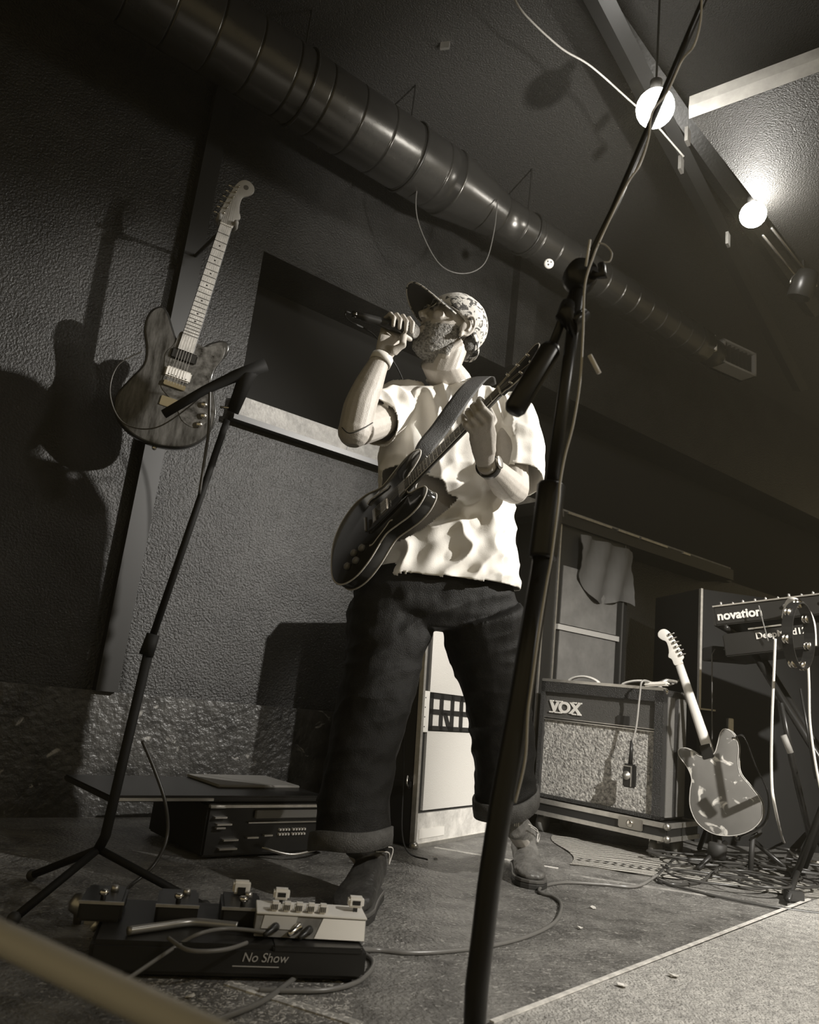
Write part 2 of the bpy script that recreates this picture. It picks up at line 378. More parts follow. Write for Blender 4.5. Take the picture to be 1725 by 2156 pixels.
tag(MB().tube(pts, .004, 6).build('ceiling_cable', mat('pale ceiling cable', .35, .5), smooth=True), 'slack pale cable running down from the top edge towards the track', 'cable')
# ================================================================ amplifier in its case tray
def wsz(x, y, off):
    v = ray(x, y); t = (off-(CAM-W0).dot(WN))/v.dot(WN); q = CAM+v*t
    return (q-W0).dot(WU), q.z
aR = P(1400, 1757, 3.3); aL = P(1108, 1722, 3.76); zb = .5*(aR.z+aL.z)
aR.z = aL.z = zb
AM = frame(aL, aR-aL, UP); AW = (aR-aL).length; AD = .30; AH = P(1392, 1440, 3.32).z-zb
amp = thing('guitar_amplifier', 'black guitar amplifier with speckled grille cloth standing in an open case tray', 'amplifier', aL)
ax0, ax1, ay0 = .022, AW-.03, .02
def abox(name, a, b, m, bev=0, par=amp, lab=None, label=None): return MB().box(a, b, AM, bev).build(name, m, par, label=lab or label)
abox('cabinet', (ax0, ay0+.03, .075), (ax1, ay0+AD-.05, AH-.02), M_TOLEX, .008)
abox('side_panel', (ax1-.001, ay0+.04, .085), (ax1+.004, ay0+.105, AH-.05), M_GREYV)
abox('side_panel', (ax1-.001, ay0+.155, .085), (ax1+.004, ay0+.23, AH-.05), M_GREYV)
fr = MB()
for a, b in (((ax0, ay0, .075), (ax0+.022, ay0+.04, AH-.02)), ((ax1-.04, ay0, .075), (ax1, ay0+.04, AH-.02)), ((ax0, ay0, AH-.075), (ax1, ay0+.04, AH-.02)), ((ax0, ay0, .075), (ax1, ay0+.04, .09))): fr.box(a, b, AM)
fr.build('front_frame', M_TOLEX, amp)
gz1 = .075+(AH-.095)*.655
gr = abox('grille_cloth', (ax0+.022, ay0+.018, .09), (ax1-.04, ay0+.04, gz1), M_GRILL)
cp = abox('control_panel', (ax0+.022, ay0+.016, gz1+.012), (ax1-.04, ay0+.04, AH-.075), mat('dark grey baffle', .085, .7, bump=.4, bscale=200))
abox('trim_line', (ax0+.022, ay0+.008, gz1), (ax1-.04, ay0+.03, gz1+.005), M_ALU, lab='bright trim line above the grille cloth')
abox('trim_line', (ax0+.022, ay0+.008, gz1+.010), (ax1-.04, ay0+.03, gz1+.014), M_ALU)
abox('badge_plate', (ax0+.40, ay0+.008, gz1+.016), (ax0+.455, ay0+.02, gz1+.055), M_BLACK, label='small black square plate')
vlogo = text('logo', 'VOX', .068, AM @ Matrix.Translation((ax0+.048, ay0+.013, gz1+.040)) @ Matrix.Rotation(PI/2, 4, 'X'), M_TXT, amp, .002, .0028, 'white VOX lettering', sx=1.12)
lg = MB()
for x in (ax0+.045, ax0+.075, ax0+.093, ax0+.168, ax0+.196):
    for z in (.037, .089): lg.box((x, ay0+.010, gz1+z-.003), (x+.022, ay0+.014, gz1+z+.003), AM)
lg.build('logo_serif', M_TXT, vlogo)
for x0, x1 in ((ax0+.07, ax0+.25), (ax0+.35, ax0+.56)):
    pts = [AM @ Vector((x0+(x1-x0)*k/12, ay0+.12, AH-.02+.034*math.sin(PI*k/12)**.6)) for k in range(13)]
    MB().tube(pts, [(.006, .014)]*13, 8, side=AM.to_3x3() @ Vector((0, 0, 1))).build('carry_handle', M_WHITE, amp, True, 'pale strap handle')
for x in (ax0+.01, ax1-.012):
    for y in (ay0+.03, ay0+AD-.06): MB().ball(AM @ Vector((x, y, AH-.028)), .017, 8).build('corner_protector', M_CHROME, amp, True)
MB().box((ax0, ay0-.002, AH-.03), (ax1, ay0+.03, AH-.014), AM, .003).build('top_edge', M_ALU, amp, label='bright top edge')
tray = thing('case_tray', 'black flight case base with aluminium edging under the speckled amplifier', 'flight case', aL)
MB().box((-.012, -.006, 0), (AW+.012, AD+.012, .066), AM, .004).build('tray_body', M_BLACK, tray)
for z0, z1 in ((0, .018), (.052, .072)):
    e = MB()
    e.box((-.018, -.012, z0), (AW+.018, 0.0, z1), AM); e.box((AW+.008, -.012, z0), (AW+.018, AD+.02, z1), AM); e.box((-.018, -.012, z0), (-.008, AD+.02, z1), AM); e.box((-.018, AD+.01, z0), (AW+.018, AD+.02, z1), AM)
    e.build('edging', M_ALU, tray)
for x in (-.012, AW+.012):
    for z in (.012, .060): MB().ball(AM @ Vector((x, -.006, z)), .016, 8).build('ball_corner', M_STEEL, tray, True)
lt = MB().box((AW-.2, -.018, .022), (AW-.09, -.008, .068), AM, .004); lt = lt.build('latch', M_STEEL, tray)
MB().lathe([(.014, 0), (.016, .004), (.010, .008), (0, .008)], AM @ Vector((AW-.145, -.018, .045)), AM.to_3x3() @ Vector((0, -1, 0)), 12).build('latch_knob', M_CHROME, lt, True)
for x in (.06, AW-.06):
    for y in (.05, AD-.04):
        c = AM @ Vector((x, y, 0)); r_ = min(.04, c.z*.5)
        cm = frame(Vector((c.x, c.y, r_)), AM.to_3x3() @ Vector((0, 1, 0)), UP)
        ca = MB().cyl((-.0, -.014, 0), (0, .014, 0), r_, 16, M=cm); ca = ca.build('caster', mat('grey caster rubber', .14, .5), tray, True)
        MB().box((-.02, -.02, r_*.6), (.02, .02, c.z-r_), cm).build('caster_fork', M_STEEL, ca)
# footswitch box hanging on its lead from the amplifier top
hb = AM @ Vector((AW-.155, -.05, .26))
q = P(1327, 1632, 0.1); v = ray(1327, 1632)
nrm = AM.to_3x3() @ Vector((0, -1, 0)); tt = ((aL+nrm*.035-CAM).dot(nrm))/v.dot(nrm); hb = CAM+v*tt
v = ray(1348, 1440); tt = ((aL+nrm*.02-CAM).dot(nrm))/v.dot(nrm); ht = CAM+v*tt
tt = ((aL+nrm*.03-CAM).dot(nrm)); hm_ = CAM+ray(1340, 1530)*(tt/ray(1340, 1530).dot(nrm))
fb = thing('hanging_switch_box', 'small black switch box with round knob hanging in front of the speckled grille', 'switch box', hb)
HM = frame(hb, AM.to_3x3() @ Vector((1, 0, 0)), UP)
MB().box((-.028, -.014, -.05), (.024, .014, .045), HM, .005).build('box', M_BLKM, fb)
MB().box((-.027, -.017, .034), (.012, -.013, .038), HM).build('edge', M_ALU, fb); MB().box((.010, -.017, -.045), (.014, -.013, .038), HM).build('edge', M_ALU, fb)
MB().lathe([(.018, 0), (.018, .006), (.008, .009), (.008, .014), (0, .015)], HM @ Vector((-.008, -.014, -.002)), nrm, 16).build('knob', M_ALU, fb, True)
MB().cyl(hb+UP*.045, hb+UP*.13+(hm_-hb)*.06, .010, 10, .006).build('plug', M_BLKM, fb, True)
MB().tube(crom([hb+UP*.12, hm_, ht-UP*.06, ht+UP*.0+AM.to_3x3() @ Vector((.01, 0, .012)), AM @ Vector((AW-.10, .06, AH+.005)), AM @ Vector((AW-.06, .12, AH+.002)), AM @ Vector((AW-.03, .2, AH+.04))], 8), .0045, 6).build('lead', mat('grey lead', .35, .45), fb, True, 'grey lead over the amplifier top')
q = AM @ Vector((AW-.075, .05, AH-.008))
cl = thing('cable_clamp', 'pale wrapped cable clamp on the front right corner of the amplifier top', 'clamp', q)
MB().box((-.055, -.02, 0), (.05, .02, .018), frame(q, AM.to_3x3() @ Vector((1, .1, .12)), UP), .006).build('clamp_body', M_WHITE, cl)
MB().tube([q+Vector((0, 0, .01)), q+Vector((.04, 0, .03)), q+Vector((.09, .02, .028))], .008, 8).build('clamp_arm', M_ALU, cl, True)

# ================================================================ cream speaker cabinet between the legs
ca_, cb_ = Z(869, 1787), Z(1037, 1756)
CM = frame(ca_, cb_-ca_, UP) @ Matrix.Rotation(math.radians(-3.0), 4, 'X'); CW = (cb_-ca_).length; CH = 1.02; CD = .14
cabt = thing('speaker_cabinet', 'black speaker cabinet with cream front cloth standing behind the singer', 'speaker cabinet', ca_)
def cbox(name, a, b, m, bev=0, lab=None): return MB().box(a, b, CM, bev).build(name, m, cabt, label=lab)
cbox('cabinet', (0, .012, .012), (CW, CD, CH), M_BLACK, .006)
for x0 in (0, CW-.014): cbox('corner_edging', (x0-.002, -.006, 0), (x0+.014, .014, CH), M_ALU)
cbox('bottom_edging', (0, -.006, 0), (CW, .016, .014), M_ALU)
kbd_ = cbox('kick_board', (.014, .0, .014), (CW-.014, .014, .118), mat('scratched pale board', .6, .55, var=.25, vscale=12, bump=.6, bscale=30), lab='pale scratched board at the bottom')
cbox('board_label', (.035, -.003, .03), (.22, .002, .062), M_WHITE, lab='white label strip on the pale board')
zA, zB = .42, .56
cbox('lower_cloth', (.058, .002, .128), (CW-.06, .014, zA-.004), M_CREAM, lab='cream cloth below the logo panel')
cbox('upper_cloth', (.062, .002, zB+.004), (CW-.06, .014, CH-.06), M_CREAM, lab='cream cloth above the logo panel')
spl = cbox('side_plate', (.014, -.002, zA-.008), (.056, .014, zB+.006), mat('pale plate with rivets', .7, .5), lab='pale riveted plate beside the logo panel')
for k in range(4): MB().lathe([(.003, 0), (.002, .003)], CM @ Vector((.026, -.001, zA+.012+.036*k)), CM.to_3x3() @ Vector((0, -1, 0)), 8).build('rivet', M_BLACK, spl)
cbox('logo_panel', (.058, 0, zA), (CW-.06, .014, zB), M_CREAM, lab='pale panel with black block lettering')
lg = MB()
def lb(x0, x1, z0, z1): lg.box((x0, -.004, z0), (x1, .003, z1), CM)
zm = (zA+zB)/2; X = .058
for z0, z1 in ((zA, zA+.017), (zm-.010, zm+.010), (zB-.020, zB)): lb(X, CW-.06, z0, z1)
for x in (X, X+.078, X+.165, X+.24, X+.33, X+.41): lb(x, x+.026, zA, zB)
for x in (X+.104,):
    lg.add([(x, -.004, zm), (x+.03, -.004, zm), (x+.075, -.004, zA), (x+.045, -.004, zA), (x, .003, zm), (x+.03, .003, zm), (x+.075, .003, zA), (x+.045, .003, zA)], [(0,1,2,3),(4,7,6,5),(0,4,5,1),(1,5,6,2),(2,6,7,3),(3,7,4,0)], CM)
lg.build('block_lettering', M_BLACK, cabt, label='black block lettering')
MB().ball(CM @ Vector((.006, 0, .008)), .018, 8).build('corner_protector', M_STEEL, cabt, True)
SM = frame(CM @ Vector((0, .07, .22)), CM.to_3x3() @ Vector((0, 1, 0)), UP)
MB().box((-.05, 0, -.012), (.05, .012, .012), SM, .003).build('side_latch', M_BLKM, cabt)
MB().tube([CM @ Vector((-.004, .03, .235)), CM @ Vector((-.022, .028, .25)), CM @ Vector((-.026, .028, .225)), CM @ Vector((-.004, .03, .205))], .004, 6).build('latch_ring', M_STEEL, cabt, True)

# ================================================================ tall road case with grey panels at the wall, flat case on top
off = .22
sL, _ = wsz(1160, 1440, off); sR, _ = wsz(1290, 1440, off); zt = wsz(1196, 1108, off)[1]
rc = thing('road_case', 'tall black road case with two grey panels standing at the wall behind the amplifier', 'road case', WP(sL, off, 0))
def rbox(name, s0, s1, o0, o1, z0, z1, m, lab=None, par=None):
    return wbox(MB(), s0, s1, o0, o1, z0, z1).build(name, m, par or rc, label=lab)
rbox('case_body', sL, sR+.10, off, .01, .0, zt, M_BLACK)
z1_, z2_ = wsz(1175, 1322, off)[1], wsz(1185, 1190, off)[1]
rbox('grey_panel', sL+.035, sR, off+.006, off-.01, .1, z1_-.012, mat('dull grey panel', .15, .7, var=.2, vscale=10), 'lower dull grey panel')
rbox('grey_panel', sL+.035, sR, off+.006, off-.01, z1_+.026, z2_, mat('dull grey panel', .15, .7), 'upper dull grey panel')
rbox('cross_bar', sL+.01, sR+.02, off+.016, off, z1_-.008, z1_+.02, mat('pale cross bar', .42, .5), 'pale bar between the two grey panels')
for s in (sL, sL-.10): rbox('edge_strip', s-.006, s+.004, off+.006, off-.004, 0, zt, M_ALU)
rbox('edge_strip', sR+.055, sR+.061, off+.006, off-.004, 0, zt, mat('dull rust edge', .10, .5))
rbox('case_side', sL-.10, sL, off-.002, .01, 0, zt, M_BLACK)
MB().ball(WP(sL-.04, off+.004, zt-.05), .012, 8).build('rivet', M_STEEL, rc, True)
flc = thing('flat_case', 'long flat black case with bright bent edge lying on top of the road case', 'case', WP(sL, off, zt))
wbox(MB(), sL-.22, 3.5, off+.02, .01, zt, zt+.07).build('case_body', M_BLACK, flc)
for a, b in ((.02, .40), (.46, .66), (.68, .95), (1.12, 1.2)):
    if 1: wbox(MB(), sL+a, sL+b, off+.03, off+.01, zt+.060, zt+.072).build('edging', M_ALU, flc)
for k, s in enumerate((.12, .3, .52, .9, .99)): MB().ball(WP(sL+s, off-.02, zt+.075), (.018, .010, .008), 6).build('clasp', M_STEEL, flc, True)
for k, (s, h) in enumerate(((-.16, .05), (-.05, .07))):
    MB().tube(crom([WP(sL+s-.06, off, zt+.02+h*.4), WP(sL+s, off+.04, zt+h), WP(sL+s+.06, off, zt+.02)], 5), .006, 6).build('strap_end', mat('dull grey strap', .2, .5), flc, True)
cp_ = []
clo = thing('crumpled_cloth', 'crumpled dark cloth hanging over the right side of the grey panels', 'cloth', WP(sR, off+.02, z2_))
nx, nz = 16, 12; V = []; Fc = []
for i in range(nx+1):
    for j in range(nz+1):
        u_, w_ = i/nx, j/nz
        s = sL+.14+(sR-sL-.02)*u_; z = zt-.03-(.24+.06*math.sin(u_*5)+.14*u_)*w_
        V.append(WP(s, off+.025+.018*math.sin(u_*17+w_*3)+.014*noise.noise((u_*5, w_*5, 0)), z))
for i in range(nx):
    for j in range(nz): a = i*(nz+1)+j; Fc.append((a, a+1, a+nz+2, a+nz+1))
n0 = len(V); V += [v-WN*.004 for v in V]; Fc += [tuple(x+n0 for x in f[::-1]) for f in Fc]
put('folded_cloth', V, Fc, mat('dark crumpled cloth', .09, .7), clo, True)

# tall black case at the right behind the keyboards
tb = P(1473, 1492, 3.95); tt_ = P(1490, 1240, 3.95)
tc_ = thing('tall_cabinet', 'tall black cabinet with one bright vertical edge behind the keyboards', 'cabinet', (tb.x, tb.y, 0))
TM = frame(Vector((tb.x, tb.y, 0)), (1, .15, 0), UP)
MB().box((0, .02, 0), (1.5, .5, tt_.z), TM).build('cabinet_body', M_DARK, tc_)
MB().box((-.004, -.0, tb.z), (.008, .02, tt_.z), TM).build('edge_strip', M_ALU, tc_, label='bright vertical edge')
MB().box((0, -.0, tb.z-.004), (.09, .02, tb.z+.004), TM).build('edge_strip', M_STEEL, tc_, label='short horizontal edge')
for x, z in ((.16, tb.z-.10), (.1, tb.z-.28), (.2, tb.z-.3)): MB().box((x, -.004, z), (x+.03, .02, z+.07), TM, .003).build('socket_plate', M_ALU, tc_)

# ================================================================ keyboards, stand, tambourine
k0 = P(1508, 1276, 3.25); k1 = P(1725, 1250, 3.02); KM = frame(k0-UP*.085, Vector((k1.x-k0.x, k1.y-k0.y, k1.z-k0.z)), UP); 
kb = thing('synthesizer', 'black synthesizer with a bright edge and white lettering, upper one on the stand', 'synthesizer', k0)
MB().box((0, 0, 0), (.72, .28, .080), KM, .005).build('case', M_BLKM, kb)
MB().box((-.002, -.004, .080), (.72, .28, .086), KM).build('top_edge', M_ALU, kb, label='bright top edge')
MB().box((-.006, -.004, .0), (.004, .28, .080), KM).build('end_cheek', M_BLACK, kb)
text('logo', 'novation', .052, KM @ Matrix.Translation((.012, -.003, .022)) @ Matrix.Rotation(PI/2, 4, 'X'), M_TXT, kb, .001, .0016, 'white lettering reading novation', sx=.98)
for k in range(12): MB().lathe([(.006, 0), (.006, .010+.006*(k % 3 == 0)), (0, .016)], KM @ Vector((.03+k*.045, .02+.02*(k % 2), .086)), KM.to_3x3() @ Vector((0, 0, 1)), 8).build('knob', M_ALU, kb, True)
for k in range(5): MB().lathe([(.007, 0), (.007, .012), (.004, .013)], KM @ Vector((.28+k*.07, 0, .05)), KM.to_3x3() @ Vector((0, -1, 0)), 10).build('jack_socket', M_STEEL, kb, True)
j0 = P(1590, 1325, 3.15); j1 = P(1725, 1308, 2.99)
JM = frame(j0-UP*.10, j1-j0, UP)
kc = thing('synthesizer', 'lower dark synthesizer on the stand with white lettering behind the tambourine', 'synthesizer', j0)
MB().box((-.12, 0, 0), (.6, .26, .095), JM, .005).build('case', M_BLKM, kc)
text('logo', 'DeepMind12', .036, JM @ Matrix.Translation((.015, -.003, .058)) @ Matrix.Rotation(PI/2, 4, 'X'), M_TXT, kc, .001, .0008, 'white lettering reading DeepMind12', sx=1.05)
MB().box((-.01, -.004, .100), (.12, .03, .106), JM).build('panel_edge', M_ALU, kc)
mx = thing('small_mixer', 'small dark box with tiny light panel below the upper synthesizer', 'mixer', P(1500, 1385, 3.4))
MM = frame(P(1500, 1388, 3.4), (1, -.1, .02), UP)
MB().box((0, 0, 0), (.20, .15, .06), MM, .004).build('case', M_BLACK, mx)
MB().box((.13, -.003, .01), (.165, 0, .045), MM).build('light_panel', mat('grey label', .4, .5), mx); MB().lathe([(.007, 0), (.007, .006)], MM @ Vector((.105, 0, .03)), (0, -1, 0), 10).build('knob', M_STEEL, mx)
MB().box((.05, -.003, .045), (.085, 0, .050), MM).build('label_strip', M_ALU, mx)
MB().tube([MM @ Vector((.01, -.01, .045)), MM @ Vector((-.004, -.01, .02)), MM @ Vector((-.002, 0, -.5)), MM @ Vector((.0, .02, -1.0+.12))], .003, 6).build('cord', mat('dim cord', .1, .5), mx, True)
ks = thing('keyboard_stand', 'black folding keyboard stand with crossed legs under the synthesizers', 'keyboard stand', Vector((KM @ Vector((.35, .12, 0))).xy.to_3d()))
fz = 0.0
for y in (.05, .24):
    for x0, x1 in ((.12, .64), (.62, .26)):
        a = KM @ Vector((x0, y, -.11)); b = KM @ Vector((x1, y, -.2)); b = Vector((b.x, b.y, .015))
        MB().tube([a, b], (.014), 8).build('leg', M_BLKM, ks, True)
    a = KM @ Vector((.0, y, -.10)); b = KM @ Vector((.66, y, -.10))
for x in (.04, .6): MB().cyl(KM @ Vector((x, -.0, -.012)), KM @ Vector((x, .28, -.012)), .012, 10).build('support_arm', M_BLKM, ks, True)
for x in (.04, .6): MB().cyl(KM @ Vector((x, .24, -.012)), KM @ Vector((x, .24, -.12)), .012, 10).build('upright', M_BLKM, ks, True)
for q_ in ((1652, 1500), (1660, 1590)):
    a = P(q_[0], q_[1], 2.95)
tb_ = thing('tambourine', 'tambourine with jingles hanging below the synthesizers', 'tambourine', P(1682, 1338, 2.8))
tcn = P(1682, 1338, 2.8); TR = .118
TMm = frame(tcn, (.8, .6, 0), UP)
R_ = []
for k in range(36):
    a = 2*PI*k/36; c, s = math.cos(a), math.sin(a)
    R_.append([TMm @ Vector((c*r*.72, yy, s*r)) for r, yy in ((TR, -.02), (TR+.005, -.02), (TR+.005, .02), (TR, .02))])
MB().rings(R_, False, True).build('hoop', M_BLKM, tb_)
for k in range(7):
    a = 2*PI*(k+.5)/7+.2
    for dy in (-.006, .006):
        MB().lathe([(.0, 0), (.016, .001), (.018, .003), (.008, .005), (0, .006)], TMm @ Vector((math.cos(a)*TR*.72, dy, math.sin(a)*TR)), TMm.to_3x3() @ Vector((.3, 1, 0)), 12).build('jingle', M_CHROME, tb_, True)
def cable(name, pts, r, m, lab, cat='cable', group=None, k=8, floor=False):
    pp = crom(pts, k)
    o = MB().tube(pp, r, 7).build(name, m, smooth=True); return tag(o, lab, cat, group)
M_CW = mat('white cable jacket', .72, .45); M_CB = mat('black cable jacket', .045, .32); M_CG = mat('grey cable jacket', .18, .4)
cable('keyboard_cable', [P(1650, 1300, 3.1), P(1658, 1270, 3.0), P(1672, 1262, 2.95), P(1695, 1278, 2.93), P(1712, 1310, 2.92), P(1716, 1360, 2.92)], .0085, M_CW, 'thick white cable looping over the upper synthesizer', k=8)
cable('keyboard_cable', [P(1598, 1275, 3.1), P(1607, 1310, 3.1), P(1618, 1350, 3.1)], .003, M_CG, 'thin grey cord hanging across the synthesizer lettering')
cable('keyboard_cable', [P(1633, 1345, 2.9), P(1630, 1420, 2.9), P(1626, 1520, 2.9), P(1625, 1630, 2.9), P(1632, 1700, 2.85), Z(1652, 1775, .03), Z(1680, 1805, .015), Z(1735, 1818, .015)], .0055, M_CW, 'white cable dropping straight from the tambourine to the floor heap')
cable('keyboard_cable', [P(1700, 1345, 2.95), P(1704, 1440, 2.95), P(1706, 1520, 2.95), P(1718, 1610, 2.93), P(1735, 1690, 2.9)], .005, M_CW, 'white cable hanging down at the right edge of the picture')
# second small stand: black pole leaning behind the white cables
ps = thing('tripod_stand', 'black tripod stand with one pale taped strip among the cables at the right', 'stand', Z(1712, 1790))
pb_ = Z(1712, 1790, .02)
MB().tube([P(1645, 1480, 2.95), P(1668, 1600, 2.93), pb_], [.009, .012, .014], 10).build('pole', M_BLKM, ps, True)
MB().tube([P(1650, 1548, 2.9), P(1665, 1585, 2.9)], .012, 8).build('taped_strip', mat('grey tape', .3, .6), ps, True, 'pale taped strip on the pole')
MB().tube([P(1686, 1450, 2.97), P(1718, 1640, 2.94)], .005, 8).build('brace', M_BLKM, ps, True)
for t_ in ((1660, 1895), (1760, 1850), (1735, 1778)):
    MB().tube([pb_+UP*.10, Z(*t_, .02)], .010, 8).build('leg', M_BLKM, ps, True)
fo = Z(1672, 1888, .018); MB().box((-.03, -.018, -.016), (.03, .018, .02), frame(fo, (1, .1, 0), UP), .004).build('rubber_foot', M_RUB, ps)

# ================================================================ rug and floor cables
ra, rb = Z(1200, 1822), Z(1745, 1898)
RM = frame(ra, rb-ra, UP); RW = (rb-ra).length
m = bpy.data.materials.new('striped rug weave'); m.use_nodes = True; nt = m.node_tree; bs = nt.nodes['Principled BSDF']; bs.inputs['Roughness'].default_value = .9
tcn_ = nt.nodes.new('ShaderNodeTexCoord'); mp = nt.nodes.new('ShaderNodeMapping'); mp.inputs['Rotation'].default_value = (0, 0, -math.atan2((rb-ra).y, (rb-ra).x))
wv = nt.nodes.new('ShaderNodeTexWave'); wv.bands_direction = 'Y'; wv.inputs['Scale'].default_value = 10; wv.inputs['Distortion'].default_value = .8; wv.inputs['Detail Scale'].default_value = 14
rp = nt.nodes.new('ShaderNodeValToRGB'); rp.color_ramp.elements[0].color = (.05, .046, .04, 1); rp.color_ramp.elements[1].color = (.5, .48, .43, 1); rp.color_ramp.elements[0].position = .35; rp.color_ramp.elements[1].position = .6
nt.links.new(tcn_.outputs['Object'], mp.inputs[0]); nt.links.new(mp.outputs[0], wv.inputs[0]); nt.links.new(wv.outputs[0], rp.inputs[0]); nt.links.new(rp.outputs[0], bs.inputs['Base Color'])
rug = thing('rug', 'narrow striped woven rug with a row of dark diamonds on the floor at the right', 'rug', ra)
nx, ny = 60, 14; V = []; Fc = []
for i in range(nx+1):
    for j in range(ny+1):
        x = RW*i/nx; y = .62*j/ny; V.append(RM @ Vector((x+.03*math.sin(j*.4), y+.012*math.sin(i*.25), .004+.006*abs(noise.noise((x*6, y*9, 1))))))
for i in range(nx):
    for j in range(ny): a = i*(ny+1)+j; Fc.append((a, a+ny+1, a+ny+2, a+1))
n0 = len(V); V += [v-UP*.004 for v in V]; Fc += [tuple(q_+n0 for q_ in f[::-1]) for f in Fc]
put('rug_weave', V, Fc, m, rug, True)
dm = MB()
for row, y in enumerate((.10,)):
    for k in range(26):
        x = .05+k*(RW-.1)/25; z = .0125
        dm.add([(x-.012, y, z), (x, y-.011, z), (x+.012, y, z), (x, y+.011, z), (x, y, z+.002)], [(0,1,4),(1,2,4),(2,3,4),(3,0,4)], RM)
o = dm.build('diamond_row', M_RUB, rug, label='row of small dark diamonds'); o['kind'] = 'stuff'
rn = random.Random(11)
for k in range(11):
    cx, cy = rn.uniform(1460, 1700), rn.uniform(1806, 1852); c = Z(cx, cy, .012+.003*k)
    r1, r2, a0 = rn.uniform(.09, .24), rn.uniform(.06, .15), rn.uniform(0, PI); pts = []
    nn_ = rn.randint(10, 16)
    for j in range(nn_):
        a = a0+j*.66+.03*j*(k%3); rr_ = 1+rn.uniform(-.05, .05)
        pts.append(c+Vector((math.cos(a)*r1*rr_+.02*j/nn_, math.sin(a)*r2*rr_, rn.uniform(0, .008))))
    tag(MB().tube(crom(pts, 7), .0042, 6).build('heap_cable', M_CB, smooth=True), 'dark cable coiled in the tangled heap on the rug at the right', 'cable', 'cables in the tangled floor heap')
cable('floor_cable', [Z(1430, 1800, .01), Z(1395, 1832, .01), Z(1385, 1850, .01), Z(1420, 1862, .01), Z(1475, 1856, .012), Z(1500, 1838, .03), Z(1530, 1822, .03), Z(1570, 1830, .03)], .005, M_CB, 'black cable loop lying on the left end of the striped rug')
cable('floor_cable', [Z(1385, 1842, .016), Z(1340, 1866, .008), Z(1270, 1862, .006), Z(1190, 1858, .006), Z(1145, 1866, .006), Z(1136, 1878, .006), Z(1165, 1888, .006), Z(1182, 1905, .006), Z(1170, 1940, .006), Z(1120, 1968, .006), Z(1040, 1990, .006), Z(940, 2003, .006), Z(860, 2006, .006), Z(790, 2000, .006), Z(720, 2003, .02), Z(660, 2030, .006), Z(600, 2075, .006), Z(540, 2115, .006), Z(420, 2160, .006)], .0052, mat('satin cable jacket', .16, .3), 'long pale-edged cable curling from the rug past the singer to the front')
cable('floor_cable', [Z(720, 2004, .012), Z(770, 2010, .006), Z(786, 2032, .006), Z(755, 2066, .006), Z(690, 2084, .006), Z(600, 2086, .006), Z(545, 2084, .006)], .0048, mat('satin cable jacket', .16, .3), 'small cable loop on the floor in front of the white pedal')
cable('floor_cable', [Z(1385, 1856, .007), Z(1500, 1885, .007), Z(1620, 1908, .007), Z(1740, 1925, .007)], .0045, M_CB, 'black cable lying along the front of the striped rug')
cable('floor_cable', [P(300, 1560, 2.05), P(325, 1620, 2.05), P(348, 1690, 2.05), P(352, 1760, 2.05), P(325, 1820, 2.0), P(275, 1865, 1.95), Z(210, 1920, .02)], .0045, M_CB, 'thin cable hanging in a curve from the left microphone stand')
for k, (a, b, c) in enumerate([((1600, 1742), (1650, 1735), (1740, 1728)), ((1600, 1752), (1660, 1748), (1740, 1742)), ((1610, 1778), (1680, 1790), (1740, 1778))]):
    cable('far_floor_cable', [Z(*a, .01), Z(*b, .01), Z(*c, .01)], .007, M_CB, ['rearmost dark cable on the floor beyond the cable heap', 'second dark cable on the floor beyond the cable heap', 'dark cable just behind the cable heap at the right edge'][k])
cable('floor_cable', [Z(1545, 1760, .03), Z(1590, 1742, .05), Z(1615, 1738, .05)], .018, M_CG, 'grey connector with thick grip behind the leaning guitar')
# ================================================================ guitars
OUT_OFF = [(.045,.125),(.012,.155),(-.05,.158),(-.12,.130),(-.18,.122),(-.25,.150),(-.32,.172),(-.39,.150),(-.435,.08),(-.445,-.01),(-.42,-.10),(-.36,-.158),(-.28,-.17),(-.205,-.145),(-.15,-.118),(-.09,-.122),(-.035,-.142),(-.002,-.138),(.004,-.11),(-.022,-.07),(-.055,-.042),(-.064,0),(-.055,.035),(-.02,.062),(.03,.095)]
OUT_SEMI = [(-.49,0),(-.478,.10),(-.43,.172),(-.35,.205),(-.27,.190),(-.20,.150),(-.165,.140),(-.11,.152),(-.05,.165),(.002,.158),(.038,.128),(.036,.095),(.004,.07),(-.035,.052),(-.05,.028)]
OUT_SEMI = OUT_SEMI+[(x, -y) for x, y in OUT_SEMI[:0:-1]]
def outline(p, k=5): return [(v.x, v.y) for v in crom([(x, y, 0) for x, y in p], k, True)]
def ccw(p):
    a = sum(p[i-1][0]*p[i][1]-p[i][0]*p[i-1][1] for i in range(len(p)))
    return p if a > 0 else p[::-1]
